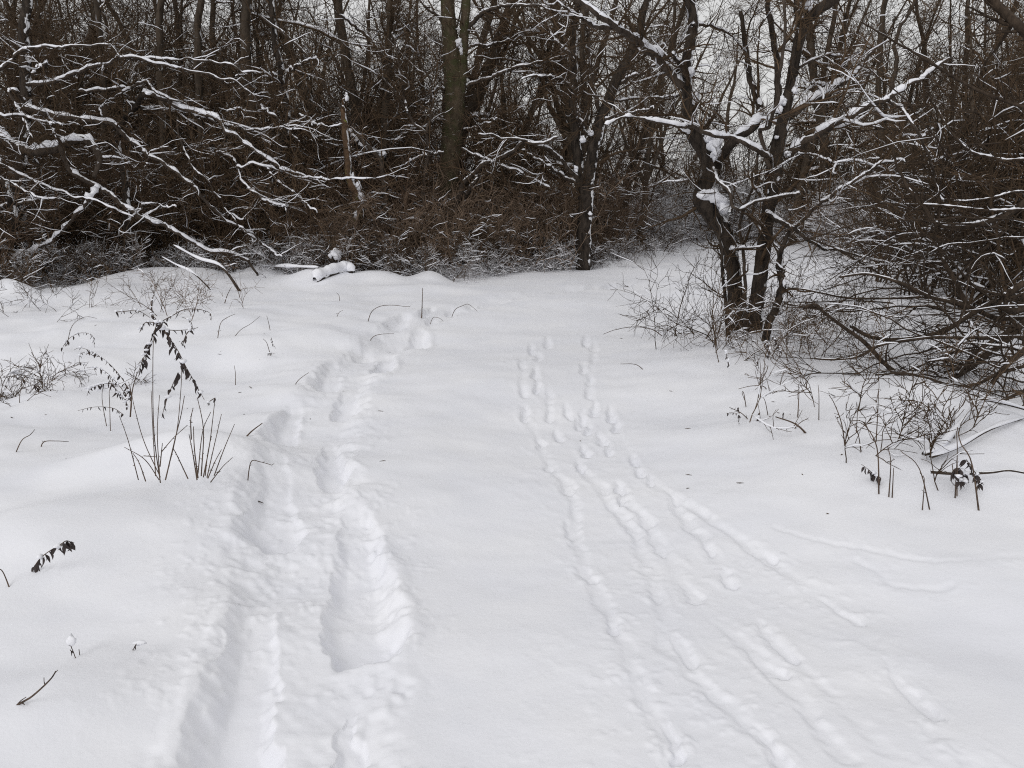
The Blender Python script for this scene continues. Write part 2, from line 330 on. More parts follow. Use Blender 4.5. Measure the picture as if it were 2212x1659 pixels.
def ground_h(x, y):
    x = np.asarray(x, float); y = np.asarray(y, float); shp = x.shape; x = x.ravel(); y = y.ravel()
    dl = dist_path(x, y, PATH_L, 0.9); drr = dist_path(x, y, PATH_R, 1.3)
    inpath = np.exp(-((x - 0.25 - 0.02 * y) / (1.1 + 0.05 * y)) ** 2)
    h = 0.24 * fbm(x * 0.30, y * 0.30, 3, 3) * (1 - 0.55 * inpath) + 0.105 * fbm(x * 0.95 + 4, y * 1.15, 7, 3, .42) * (1 - 0.85 * inpath)
    h += 0.05 * sstep(.3, 2.5, np.abs(x - 0.3)) - 0.02
    for cx, cy, r, hh, sy in MOUNDS:
        q = ((x - cx) / r) ** 2 + ((y - cy) / (r * sy)) ** 2
        m = q < 6
        if m.any(): h[m] += hh * np.exp(-q[m] * 1.4)
    th = sstep(0.0, 2.5, y - edge(x, y)) * (y > 3)
    h += th * (0.12 + 0.35 * fbm(x * .7, y * .7, 41, 3))
    far = sstep(30, 120, np.hypot(x, y)); h += far * 1.5 * (0.5 + fbm(x * .02, y * .02, 9, 2))
    # wind-soft ripples in the path
    h += 0.012 * fbm(x * 2.2, y * 3.0, 31, 3)
    tl = 1 - sstep(.18, .55, dl); tr = 1 - sstep(.25, .95, drr)
    rough = np.maximum(tl, tr * .4)
    n1 = vnoise(x * 9, y * 9, 51); n2 = vnoise(x * 9 + 5, y * 9 + 50, 52); n3 = vnoise(x * 28, y * 28, 53); n4 = vnoise(x * 28, y * 28 + 9, 54)
    ns_ = .85 + .25 * tl
    xe = x + (0.045 * n1 + 0.026 * n3) * ns_; ye = y + (0.045 * n2 + 0.026 * n4) * ns_
    dep = np.zeros_like(h); dvar = np.clip(.55 + 1.6 * vnoise(x * 2.3, y * 2.3, 81) + .6 * n1, .05, 1.3)
    dmin = np.full_like(h, .25)
    for g, w, d in DRAG_W:
        dd = dist_path(xe, ye, g, 0.25); dmin = np.minimum(dmin, dd); dep = np.maximum(dep, d * dvar * (1 - sstep(w * .2, w * 1.3, dd)))
    dep = np.maximum(dep, 0.058 * (1 - sstep(.10, .36, dl + .10 * n1 + .03 * n3)) * np.clip(.9 + .8 * vnoise(x * 1.7, y * 1.7, 83), .3, 1.2))
    rim = np.zeros_like(h)
    for nx, ny, fx, fy, w, d, pw in PRINTS:
        L = math.hypot(fx - nx, fy - ny); ux, uy = (fx - nx) / L, (fy - ny) / L
        R = L + w
        mg = w + .25
        m = (xe > min(nx, fx) - mg) & (xe < max(nx, fx) + mg) & (ye > min(ny, fy) - mg) & (ye < max(ny, fy) + mg)
        if not m.any(): continue
        u = ((xe[m] - nx) * ux + (ye[m] - ny) * uy) / L; v = np.abs(-(xe[m] - nx) * uy + (ye[m] - ny) * ux)
        uc = np.clip(u, 0, 1)
        hw = 0.5 * w * (0.46 + 0.54 * (1 - uc) ** 0.9) * np.sqrt(np.clip((u + .02) / .16, 0, 1))
        tl_ = .30 if d > .08 else .05
        inside = 1 - sstep(-0.62 if d > .08 else -.5, 0.20, v / np.maximum(hw, 1e-4) - 1)
        prof = d * (tl_ + (1 - tl_) * (1 - uc) ** pw)
        front = sstep(-0.03, .085 if d > .08 else .06, u) * (1 - sstep(.82, 1.02, u))
        dep[m] = np.maximum(dep[m], prof * inside * front)
        rr = np.exp(-((v / np.maximum(hw + .02, .02) - 1.15) / .25) ** 2) * sstep(-.15, .05, u) * (1 - sstep(.5, .85, u)) + np.exp(-((u + .10) / .08) ** 2) * (1 - sstep(.3, .6, v / w))
        rim[m] = np.maximum(rim[m], rr * d * .10)
    h += rim * (1 - sstep(0, .012, dep))
    h -= dep
    cl = np.maximum(0, vnoise(x * 22, y * 22, 61) + .55 * vnoise(x * 47, y * 47, 62) - .06)
    spill = sstep(.05, .35, fbm(x * 1.3, y * 1.3, 71, 3) + .25) * (1 - sstep(.3, .85, dl)) + sstep(.0, .3, fbm(x * 1.6, y * 1.6, 72, 3) + .1) * (1 - sstep(.35, 1.2, drr)) * .35
    near = 1 - sstep(7, 14, y)
    h += near * cl * 0.007 * (1 - sstep(.05, .17, dmin)) * sstep(-.1, .2, fbm(x * 3, y * 3, 91, 2))
    h += near * spill * cl * 0.016 + near * rough * (0.005 * n3 + 0.006 * n1)
    return h.reshape(shp)

def build_ground():
    a = np.radians(np.concatenate([np.linspace(-180, -44, 34)[:-1], np.linspace(-44, -36, 12)[:-1], np.linspace(-36, 36, 590), np.linspace(36, 44, 12)[1:], np.linspace(44, 180, 34)[1:-1]]))
    ys = np.arange(815, 262, -1.3)
    r1 = np.array([gnd(512, y)[1] for y in ys])
    r = np.concatenate([np.linspace(0.15, r1[0], 10)[:-1], r1, np.geomspace(r1[-1], 260, 60)[1:]])
    # rows are widened off-axis so that they follow the same spacing
    A, Rr = np.meshgrid(a, r)
    k = 1.0 / np.maximum(np.cos(np.clip(A, -math.radians(36), math.radians(36))), .8)
    X = Rr * k * np.sin(A); Y = Rr * k * np.cos(A)
    Z = ground_h(X, Y)
    V = np.stack([X, Y, Z], -1).reshape(-1, 3)
    nr, nc = A.shape
    i = np.arange(nr - 1)[:, None] * nc; j = np.arange(nc)[None]; j2 = (j + 1) % nc
    F = np.stack([i + j, i + nc + j, i + nc + j2, i + j2], -1).reshape(-1, 4)[:, ::-1]
    F = F[:, ::-1] if False else F
    me = mesh_from('snowy_ground', V, F, M_SNOW)
    o = link('snowy_ground', me); tag(o, kind='structure'); return o
build_ground()
def gz(x, y): return float(ground_h(np.array([x]), np.array([y]))[0])
def on_ground(px, py):
    g = gnd(px, py); z = gz(g[0], g[1])
    d = ray(px, py); t = (EYE - z) / -d[2]; p = np.array([0, 0, EYE]) + d * t
    p[2] = gz(p[0], p[1]); return p

# ------------------------------------------------------------------ trees built from traced limbs
class Tree:
    def __init__(s, name, base, label, cat='tree', seed=1, group=None):
        s.root = empty(name, base, label, cat, group); s.rng = np.random.default_rng(seed); s.P, s.R = [], []; s.sn = Buf()
    def limb(s, k, pts, w0, w1, Y0, Y1=None, name='limb', mat=None, sides=7, snow=1.0, wmid=None, n=40, grow_from=True, jit=0.02, sag=0.25, snow_b=None):
        Y1 = Y0 if Y1 is None else Y1
        px = np.array([C(k, *p) if k else D(*p) for p in pts])
        m = len(px); tt = np.linspace(0, 1, m)
        Ys = Y0 + (Y1 - Y0) * tt + sag * np.sin(tt * 5 + s.rng.uniform(0, 6)) * (tt * (1 - tt) * 4) * s.rng.choice([-1, 1])
        P = np.array([at(px[i, 0], px[i, 1], Ys[i]) for i in range(m)])
        P = smooth_path(P, n)
        jj = s.rng.normal(size=P.shape) * jit * min(1.0, (Y0 / 17.0) ** 1.5); jj = (jj + np.roll(jj, 1, 0) + np.roll(jj, -1, 0)) / 2; jj[0] = jj[-1] = 0
        P = P + jj
        ww = np.interp(np.linspace(0, 1, n), [0, 1] if wmid is None else np.linspace(0, 1, len(wmid) + 2), [w0, w1] if wmid is None else [w0, *wmid, w1])
        sc = S4 if k else 1024 / 2212
        R = ww * sc * P[:, 1] / FPX / 2
        R = R * (1 + 0.10 * (s.rng.random(n) - .5))
        b = Buf().add(tubes(P, R, sides)); o = b.obj(name, mat or M_LIMB, s.root)
        if snow > 0:
            sb = 0.004 * snow * P[:, 1].mean() / 10 + 0.002 if snow_b is None else snow_b * .48
            # lumps at finer steps than the limb itself
            t2 = np.linspace(0, n - 1, n * 2); i2 = np.minimum(t2.astype(int), n - 2); f2 = (t2 - i2)[:, None]
            P2 = P[i2] * (1 - f2) + P[i2 + 1] * f2; R2 = R[i2] * (1 - f2[:, 0]) + R[i2 + 1] * f2[:, 0]
            VF = snow_on(s.rng, P2, R2, 6, a=0.47 * snow, b=sb, steep=0.93, lump=0.28, gaps=True)
            if len(VF[0]):
                c = Buf().add(VF).obj('snow_cap', M_CAP, o)
        if grow_from: s.P.append(P); s.R.append(R)
        return o
    def twigs(s, per1=7, len1=(.5, 1.6), per2=6, len2=(.25, .7), per3=0, len3=(.15, .4), rmin=.004, mat=None, snow_p=.5, up=.02, ang=(30, 80), tm=(.15, 1), wig=.18, snow_a=.9, snow_b=.006):
        n = 40; P = np.array([p[np.linspace(0, len(p) - 1, n).astype(int)] for p in s.P]); R = np.array([r[np.linspace(0, len(r) - 1, n).astype(int)] for r in s.R])
        P1, R1 = grow(s.rng, P, np.minimum(R, .05), per1, len1, ang, 8, tm=tm, rf=.45, rmin=rmin * 1.5, up=up, wig=wig)
        P2, R2 = grow(s.rng, P1, R1, per2, len2, ang, 6, tm=(.1, 1), rf=.6, rmin=rmin, up=up, wig=wig)
        b = Buf().add(tubes(P1, R1, 4)).add(tubes(P2, R2, 3))
        sn = Buf().add(snow_on(s.rng, P1, R1, 4, a=snow_a, b=snow_b, prob=snow_p, steep=.85)).add(snow_on(s.rng, P2, R2, 3, a=snow_a, b=snow_b * .6, prob=snow_p * .6, steep=.8))
        if per3:
            P3, R3 = grow(s.rng, P2, R2, per3, len3, ang, 4, rf=.7, rmin=rmin * .8, up=up, wig=wig); b.add(tubes(P3, R3, 3))
        o = b.obj('twigs', mat or M_TWIG, s.root); tag(o, kind='stuff')
        if sn.n: tag(sn.obj('twig_snow', M_CAP, o), kind='stuff')
    def blob(s, k, x, y, Y, rx, rz, parent=None, ry=None):
        p = at(*(C(k, x, y) if k else D(x, y)), Y); s.lump(p, rx * .62, (ry or rx * .8) * .7, rz * .6)
    def lump(s, p, rx, ry, rz, rot=0):
        o = link('snow_clump', lump_mesh(s.rng, rx, ry, rz), s.root, np.array(p) - np.array(parent_origin(s.root))); o.rotation_euler = (0, rot, 0); return o
def lump_mesh(rng, rx, ry, rz, mat=None, name='snow_clump', nu=18, nv=11):
    u = np.linspace(0, 2 * math.pi, nu, endpoint=False); v = np.linspace(-math.pi / 2, math.pi / 2, nv)
    U, W = np.meshgrid(u, v)
    s = rng.uniform(0, 99)
    rr = 1 + .9 * fbm(np.cos(U) * np.cos(W) * 1.7 + s, np.sin(U) * np.cos(W) * 1.7 + np.sin(W) * 2.1 + s, 5, 3)
    V = np.stack([rx * rr * np.cos(U) * np.cos(W), ry * rr * np.sin(U) * np.cos(W), rz * rr * np.sin(W)], -1).reshape(-1, 3)
    i = np.arange(nv - 1)[:, None] * nu; j = np.arange(nu)[None]; j2 = (j + 1) % nu
    F = np.stack([i + j, i + j2, i + nu + j2, i + nu + j], -1).reshape(-1, 4)
    return mesh_from(name, V, F, mat or M_CAP)

def gbase(k, x, y): return on_ground(*(C(k, x, y) if k else D(x, y)))

# --- big pale-lichened trunk in the middle
YB = 20.0
t = Tree('lichen_tree', at(*C(2, 1085, 1430), YB), 'tallest thick straight trunk spotted with lichen, forked, snow in its fork', seed=11)
t.limb(2, [(1080, 1480), (1090, 1300), (1100, 1000), (1118, 700), (1130, 600), (1112, 300), (1090, 0), (1080, -200)], 108, 60, YB, YB, name='trunk', mat=M_BIG, sides=16, snow=0, wmid=(104, 108, 112, 108, 88, 72), sag=0, jit=.008)
t.limb(2, [(1140, 680), (1165, 500), (1178, 300), (1196, 0), (1205, -200)], 60, 42, YB + .05, YB - .1, name='trunk', mat=M_BIG, sides=12, snow=0, sag=0, jit=.006)
for pts, w0, w1, yy in [([(1180, 480), (1300, 440), (1400, 400), (1500, 365), (1659, 335), (1760, 300)], 22, 9, YB - .6), ([(1190, 270), (1300, 250), (1420, 235), (1500, 200), (1600, 120)], 16, 6, YB + 1),
                        ([(1200, 180), (1260, 90), (1330, 50), (1450, 30), (1659, 45)], 26, 10, YB - 1), ([(1180, 720), (1280, 690), (1370, 655)], 12, 6, YB - 1), ([(1090, 500), (1020, 500), (990, 560), (940, 605), (890, 585)], 18, 8, YB - .8),
                        ([(1080, 650), (1000, 680), (920, 710), (850, 740), (800, 780)], 18, 9, YB - 1), ([(1100, 150), (1000, 60), (900, -40)], 20, 10, YB + .6)]:
    t.limb(2, pts, w0, w1, YB, yy, snow=.8)
t.twigs(5, (.6, 2.2), 7, (.3, 1.0), 3, (.2, .5), rmin=.006, snow_p=.25, tm=(.3, 1), mat=M_TWIG)
t.blob(2, 1158, 235, YB - .12, .12, .16); t.blob(2, 1170, 280, YB - .12, .08, .16)
t = Tree('leaning_branch', at(*C(2, 1140, 1130), YB - .8), 'dark snow-topped branch leaning right out of the brush from the lichened trunk', 'branch', 12)
t.limb(2, [(1135, 1180), (1170, 1040), (1230, 970), (1310, 905), (1400, 870), (1460, 830), (1520, 785), (1620, 790), (1700, 760)], 34, 12, YB - 1, YB - 1.8, snow=.8)
t.limb(2, [(1170, 820), (1240, 850), (1320, 890), (1400, 920), (1500, 960), (1659, 1040)], 14, 12, YB - 1, YB - 1.6)
t.limb(2, [(1190, 1090), (1230, 1020), (1262, 960)], 24, 14, YB - 1, YB - 1.2, snow=.4)
t.twigs(6, (.4, 1.3), 5, (.2, .6), rmin=.006, snow_p=.3)

# --- the Y-shaped tree at the far end of the clearing
b = gbase(3, 462, 1492); YY = b[1]
t = Tree('forked_tree', b, 'dark tree at the far edge of the clearing, trunk splitting into a narrow Y', seed=21)
t.limb(3, [(462, 1510), (463, 1350), (468, 1200), (475, 1080), (480, 960)], 82, 80, YY, YY, name='trunk', mat=M_TRUNK, sides=14, snow=0, wmid=(82, 80, 84), sag=0, jit=.01)
t.limb(3, [(450, 1040), (432, 900), (420, 700), (408, 400), (415, 150), (440, -60)], 58, 30, YY, YY + .3, name='trunk', mat=M_TRUNK, sides=12, snow=0, wmid=(50, 46, 38), sag=.1)
t.limb(3, [(485, 1040), (505, 900), (540, 720), (600, 560), (680, 380), (760, 180), (830, -40)], 64, 34, YY, YY - .5, name='trunk', mat=M_TRUNK, sides=12, snow=0, wmid=(58, 52, 44), sag=.1)
for pts, w0, w1, y1 in [([(555, 640), (510, 450), (490, 250), (480, 50), (476, -60)], 24, 16, YY + .4), ([(432, 985), (340, 890), (250, 820), (100, 770), (0, 760), (-120, 740)], 24, 8, YY - 1.2), ([(420, 1010), (330, 960), (240, 900), (120, 830)], 20, 8, YY - .6),
                        ([(500, 760), (450, 700), (425, 630), (412, 560)], 22, 10, YY - .4), ([(560, 680), (640, 640), (740, 620), (850, 600)], 20, 8, YY - 1), ([(640, 480), (720, 430), (820, 390), (930, 300)], 20, 8, YY - .8), ([(620, 560), (760, 545), (880, 540), (980, 530)], 16, 7, YY + .8),
                        ([(410, 500), (340, 440), (240, 420), (120, 440)], 18, 7, YY - .5), ([(408, 330), (330, 250), (250, 130), (200, 20)], 18, 8, YY + .6)]:
    t.limb(3, pts, w0, w1, YY, y1)
t.twigs(6, (.6, 2.0), 7, (.3, 1.0), 3, (.2, .5), rmin=.006, snow_p=.3, tm=(.25, 1))
t.blob(3, 460, 770, YY - .2, .10, .12); t.blob(3, 500, 735, YY - .2, .10, .10); t.blob(3, 420, 935, YY - .25, .08, .12); t.blob(3, 498, 1180, YY - .2, .07, .07)

# --- the two crooked trunks on the right and what grows from them
b = gbase(3, 1302, 1852); Y3 = b[1]
t = Tree('crooked_tree', b, 'crooked trunk with a snow-capped elbow, left of the pair by the path', seed=31)
t.limb(3, [(1300, 1920), (1302, 1850), (1304, 1720), (1300, 1600), (1288, 1480), (1262, 1360), (1225, 1260), (1165, 1180), (1115, 1110), (1125, 1050), (1150, 990)], 92, 84, Y3, Y3 - .05, name='trunk', mat=M_TRUNK, sides=16, snow=0, wmid=(88, 84, 82, 80, 80, 84, 92, 100, 92), sag=0, jit=.008, n=60)
t.limb(3, [(1150, 1010), (1158, 940), (1130, 850), (1080, 760), (1050, 640), (1030, 480), (1040, 300), (1062, 150), (1058, 0), (1050, -120)], 82, 50, Y3 - .05, Y3 + .2, name='trunk', mat=M_TRUNK, sides=14, snow=0, wmid=(78, 80, 76, 62, 56, 56, 54, 54), sag=.08, n=60)
t.limb(3, [(1190, 960), (1215, 890), (1260, 815), (1330, 750), (1420, 680), (1440, 620), (1405, 490), (1372, 350), (1350, 200), (1330, 60)], 56, 22, Y3, Y3 + .7, mat=M_TRUNK, snow=1.5, sides=9)
t.limb(3, [(1010, 480), (940, 400), (870, 320), (790, 260), (720, 200), (640, 145), (560, 95), (450, 10), (380, -40)], 46, 24, Y3, Y3 - .8, snow=1.25, sides=10, snow_b=.03)
t.limb(3, [(620, 150), (560, 150), (500, 132), (420, 85), (360, 40)], 24, 12, Y3 - .6, Y3 - 1, snow=1.1)
t.limb(3, [(1030, 420), (1000, 360), (960, 300)], 26, 14, Y3, Y3 - .3, snow=1.2)
t.limb(3, [(1180, 930), (1200, 990), (1260, 1060), (1300, 1150), (1350, 1150), (1440, 1110), (1560, 1085), (1659, 1068)], 22, 14, Y3 - .2, Y3 - .8, snow=.9)
t.limb(3, [(1270, 1180), (1290, 1100), (1250, 1050), (1200, 990)], 22, 12, Y3 - .25, Y3 - .3, snow=.5)
t.limb(3, [(1362, 1900), (1356, 1700), (1350, 1500), (1340, 1350), (1325, 1250), (1350, 1150), (1400, 1040), (1420, 930), (1425, 850)], 22, 14, Y3 - .3, Y3 - .3, snow=.2)
t.limb(3, [(1060, 140), (1150, 140), (1250, 180), (1330, 260), (1380, 330)], 18, 8, Y3, Y3 + .8)
t.limb(3, [(1258, 1860), (1250, 1700), (1238, 1560), (1225, 1450), (1215, 1300), (1190, 1200)], 24, 14, Y3 - .35, Y3 - .2, snow=0, mat=M_TRUNK)
t.twigs(7, (.4, 1.3), 7, (.2, .6), 2, (.12, .3), rmin=.0035, snow_p=.35, tm=(.2, 1))
for a in [(1185, 1090, .17, .085, .45), (1135, 1072, .08, .05, .1), (1245, 1150, .08, .06, .8), (1180, 795, .085, .085, 0), (1150, 768, .05, .045, .3), (1195, 850, .05, .07, 0), (1055, 400, .035, .045, 0), (1085, 545, .03, .06, 0)]:
    t.lump(at(*C(3, a[0], a[1]), Y3 - .10), a[2], .07, a[3], a[4])

b2 = gbase(6, 200, 470); Y4 = b2[1]
t = Tree('spreading_tree', b2, 'straight dark trunk with wide snowy limbs, right of the pair by the path', seed=32)
t.limb(4, [(158, 1930), (162, 1852), (172, 1750), (185, 1640), (198, 1560), (222, 1350), (250, 1150), (278, 950), (298, 820), (335, 620), (378, 420), (410, 250), (440, 130), (500, 70), (600, 0), (680, -60)], 92, 50, Y4, Y4 - .1, name='trunk', mat=M_TRUNK, sides=16, snow=0, wmid=(88, 84, 80, 78, 74, 74, 90, 76, 64, 52, 54, 56, 54), sag=0, jit=.006, n=70)
t.limb(4, [(330, 890), (430, 795), (520, 745), (620, 685), (740, 625), (830, 575), (900, 550), (1000, 485), (1100, 425), (1150, 390), (1250, 320)], 44, 12, Y4 - .05, Y4 - .9, snow=1.25, sides=10, snow_b=.03, n=56)
t.limb(4, [(900, 550), (960, 582), (1010, 640), (1050, 700), (1090, 770), (1130, 860), (1160, 960), (1190, 1050), (1215, 1110)], 20, 8, Y4 - .7, Y4 - 1.2, snow=1)
t.limb(4, [(310, 700), (370, 640), (420, 595), (500, 550), (600, 485), (680, 440), (740, 385), (790, 320), (850, 250)], 46, 14, Y4, Y4 + .8, snow=1.2, sides=10, snow_b=.03, n=50)
t.limb(4, [(640, 455), (560, 468), (480, 458)], 14, 8, Y4 + .4, Y4 + .2, snow=1.4)
t.limb(4, [(270, 900), (210, 850), (130, 800), (60, 775), (-60, 745), (-180, 700), (-240, 692), (-440, 660), (-560, 655), (-660, 690)], 30, 10, Y4 - .05, Y4 - 1.3, snow=1.2, sides=9, n=56, snow_b=.022)
t.limb(4, [(380, 1265), (440, 1210), (520, 1140), (620, 1062), (720, 1000), (820, 930), (890, 895), (960, 888), (1000, 900)], 22, 12, Y4 - .5, Y4 - .9, snow=1, n=48)
t.limb(4, [(230, 1180), (280, 1205), (380, 1262), (460, 1320), (540, 1370), (640, 1385), (760, 1420)], 30, 10, Y4 - .1, Y4 - .9, snow=.9, mat=M_TRUNK)
t.limb(4, [(255, 930), (215, 800), (205, 720), (250, 700), (290, 560), (300, 400), (340, 200), (330, 0)], 24, 14, Y4 - .2, Y4 - .4, snow=.6)
t.limb(4, [(300, 620), (290, 400), (270, 200), (235, 0), (225, -80)], 40, 26, Y4 + .2, Y4 + .8, mat=M_TRUNK, snow=0)
t.limb(4, [(440, 140), (410, 60), (405, -60)], 40, 32, Y4, Y4 + .2, mat=M_TRUNK, snow=0)
t.limb(4, [(380, 400), (470, 340), (560, 310), (680, 305), (760, 318)], 16, 6, Y4, Y4 + .6)
t.limb(4, [(410, 850), (480, 855), (560, 880), (620, 900), (720, 885), (860, 875)], 10, 6, Y4 - .4, Y4 - .8)
t.twigs(7, (.4, 1.4), 7, (.2, .6), 2, (.12, .3), rmin=.0035, snow_p=.35, tm=(.2, 1))
for a in [(350, 850, .06, .05), (300, 600, .07, .08), (325, 560, .06, .07), (390, 500, .05, .06), (210, 700, .04, .07), (470, 20, .06, .10), (290, 760, .03, .03), (298, 990, .02, .05), (240, 1060, .02, .04)]:
    t.blob(4, a[0], a[1], Y4 - .13, a[2], a[3], ry=.07)
b3 = gbase(6, 225, 490)
t = Tree('slender_stem', b3, 'thin bent grey stem leaning beside the straight dark trunk, snow on its fork', seed=33)
t.limb(6, [(215, 540), (240, 450), (275, 350), (305, 260), (320, 200), (310, 120), (305, 40), (340, -60), (400, -150)], 44, 16, Y4 - .45, Y4 - .4, name='trunk', mat=M_TRUNK, snow=0, wmid=(46, 42, 44, 40, 36, 30, 22), sides=10, sag=.05)
t.limb(6, [(318, 190), (330, 130), (338, 80)], 20, 10, Y4 - .45, Y4 - .5, snow=.5)
t.twigs(5, (.2, .7), 4, (.1, .3), rmin=.003, snow_p=.3)
t.blob(6, 335, 180, Y4 - .52, .035, .07)

# --- left side: an old sprawling tree whose limbs arch out over the clearing edge
YL = 15.6
t = Tree('sprawling_tree', on_ground(*C(1, 120, 1490)), 'old sprawling tree at far left, snowy limbs arching down to the clearing', seed=41)
t.limb(1, [(130, 1560), (120, 1380), (105, 1100), (130, 800), (140, 560), (145, 400), (142, 200), (150, 0), (150, -120)], 70, 48, YL + .9, YL + 1.2, name='trunk', mat=M_TRUNK, snow=0, sides=12, sag=.1)
t.limb(1, [(-160, 640), (-60, 700), (0, 752), (90, 806), (190, 838), (280, 818), (335, 800), (400, 778), (470, 770), (530, 815), (548, 900), (520, 980)], 50, 22, YL + .7, YL, snow=1.25, sides=10, n=60, wmid=(48, 46, 44, 42), snow_b=.04)
t.limb(1, [(335, 800), (350, 865), (390, 940), (470, 1002), (550, 1032), (640, 1102), (740, 1182), (840, 1228), (960, 1272), (1060, 1332), (1140, 1378), (1300, 1412), (1400, 1472), (1425, 1556)], 30, 12, YL + .1, 16.3, snow=1.25, sides=9, n=70, snow_b=.03)
t.limb(1, [(550, 1030), (500, 1100), (420, 1190), (320, 1300), (200, 1380), (110, 1420), (40, 1500), (28, 1600)], 20, 9, YL + .2, 15.4, snow=2.1, n=50, snow_b=.06)
t.limb(1, [(140, 600), (330, 640), (440, 660), (560, 672), (640, 695), (720, 772), (800, 842), (900, 902), (1000, 982), (1080, 1042), (1150, 1120), (1200, 1170), (1280, 1240), (1400, 1300), (1560, 1420)], 34, 8, YL + 1, 16.8, snow=1.0, n=70, snow_b=.022)
t.limb(1, [(145, 470), (260, 455), (400, 412), (500, 372), (620, 332), (700, 322), (820, 340), (940, 362), (1060, 392), (1150, 408), (1250, 442), (1320, 462), (1400, 522), (1440, 592)], 22, 8, YL + 1, 16.4, snow=1.05, n=66)
t.limb(1, [(640, 312), (780, 326), (950, 332), (1100, 337), (1220, 347), (1290, 362), (1350, 402), (1440, 407)], 15, 7, YL + .8, 16.2, snow=1.1, n=44)
t.limb(1, [(-60, 440), (0, 390), (60, 330), (130, 282), (250, 262), (400, 257), (520, 242), (610, 262), (660, 310)], 18, 8, YL + .6, 15.6, snow=1, n=48)
t.limb(1, [(140, 560), (80, 500), (50, 510), (100, 600), (140, 680), (185, 770)], 18, 7, YL + .8, YL - .2, snow=1)
t.limb(1, [(-80, 640), (0, 640), (130, 646), (250, 672), (340, 692)], 14, 8, YL, YL - .5, snow=1.1)
t.limb(1, [(280, 690), (310, 750), (338, 800)], 12, 12, YL - .4, YL, snow=1)
t.limb(1, [(-80, 850), (0, 900), (90, 950), (180, 1000), (300, 1042), (420, 1092), (520, 1102), (640, 1160), (740, 1200)], 13, 6, YL - .2, YL - .4, snow=1.1, n=46)
t.limb(1, [(-80, 920), (0, 975), (100, 1032), (200, 1082), (330, 1102)], 12, 6, YL - .3, YL - .4, snow=1.1)
t.limb(1, [(-60, 1165), (60, 1132), (180, 1112), (260, 1090)], 22, 12, YL + .4, YL, snow=.9)
t.limb(1, [(175, 410), (220, 375), (262, 345)], 18, 10, YL, YL - .2, snow=1.3)
t.limb(1, [(740, 1182), (810, 1127), (900, 1137), (975, 1144)], 9, 5, YL + .3, YL - .3, snow=1.1)
t.limb(1, [(780, 1070), (792, 950), (830, 820)], 7, 5, YL - .3, YL - .4, snow=.9)
t.limb(1, [(-60, 1080), (20, 1010), (60, 1120), (90, 1250), (60, 1400), (70, 1540)], 40, 34, YL + .3, YL + .3, snow=.8, mat=M_TRUNK)
t.limb(1, [(250, 1540), (240, 1340), (200, 1160), (230, 1000), (190, 880)], 36, 20, YL + .8, YL + .6, snow=.4, mat=M_TRUNK)
t.twigs(8, (.4, 1.6), 7, (.2, .8), 2, (.15, .4), rmin=.005, snow_p=.35, tm=(.1, 1))
t.blob(1, 870, 1225, YL + .1, .13, .06); t.blob(1, 410, 765, YL - .1, .22, .07); t.blob(1, 820, 515, YL, .10, .05)

t = Tree('arching_tree', on_ground(*C(1, 700, 1500)), 'arching tree left of centre, looping snowy boughs that reach toward the dead snag', seed=42)
t.root.location.y += .6
t.limb(1, [(690, 1540), (700, 1250), (690, 1000), (650, 800), (690, 660), (770, 560), (800, 520)], 46, 28, 17.4, 17.0, name='trunk', mat=M_TRUNK, snow=.3, sides=10)
t.limb(1, [(790, 518), (850, 522), (930, 558), (1000, 602), (1100, 628), (1190, 642), (1240, 712), (1310, 758), (1400, 822), (1500, 900), (1620, 960), (1760, 1000)], 28, 10, 17, 16.4, snow=1.2, n=60, sides=9, snow_b=.03)
t.limb(1, [(1240, 712), (1240, 780), (1200, 832), (1260, 862), (1310, 922), (1340, 992), (1400, 1052), (1470, 1112), (1580, 1147), (1592, 1195)], 15, 7, 16.7, 16.2, snow=1.15, n=52)
t.limb(1, [(1310, 922), (1400, 907), (1480, 922), (1560, 952), (1659, 987), (1760, 985), (1900, 990), (2080, 985)], 12, 5, 16.5, 16, snow=1.15, n=46)
t.limb(1, [(440, 502), (560, 497), (680, 487), (800, 457), (860, 502), (950, 547), (1030, 577)], 18, 10, 17.3, 16.8, snow=1.1, n=44)
t.limb(1, [(720, 490), (650, 530), (560, 580), (562, 640)], 11, 6, 17, 16.7, snow=1.1)
t.limb(1, [(690, 562), (780, 592), (900, 612), (1040, 632), (1150, 662), (1230, 712)], 22, 12, 17.2, 17, snow=1, n=44)
t.limb(1, [(980, 650), (990, 740), (1020, 840), (1070, 922), (1130, 987), (1200, 1072), (1250, 1152), (1310, 1202), (1350, 1212)], 13, 6, 17, 16.4, snow=1, n=46)
t.limb(1, [(1240, 690), (1340, 712), (1430, 718), (1530, 706), (1620, 708)], 14, 7, 16.8, 16.4, snow=1.15)
t.limb(1, [(1260, 620), (1300, 600), (1340, 595)], 9, 5, 17, 16.8, snow=1.1)
t.limb(1, [(1440, 590), (1500, 632), (1580, 690), (1659, 790)], 10, 6, 16.8, 16.5, snow=1.1)
t.limb(1, [(1240, 1150), (1330, 1250), (1420, 1310), (1490, 1385), (1560, 1420)], 10, 6, 16.5, 16.2, snow=1.1)
t.limb(2, [(0, 1030), (60, 1090), (130, 1130), (200, 1150), (210, 1195)], 10, 5, 16.3, 16, snow=1.1)
t.limb(2, [(90, 930), (180, 1030), (270, 1080), (340, 1150), (370, 1175)], 11, 5, 16.4, 16, snow=1.1)
t.limb(2, [(270, 630), (330, 680), (400, 695), (510, 685)], 11, 5, 17, 16.6, snow=1.1)
t.twigs(8, (.4, 1.6), 7, (.2, .8), 2, (.15, .4), rmin=.005, snow_p=.38, tm=(.05, 1))

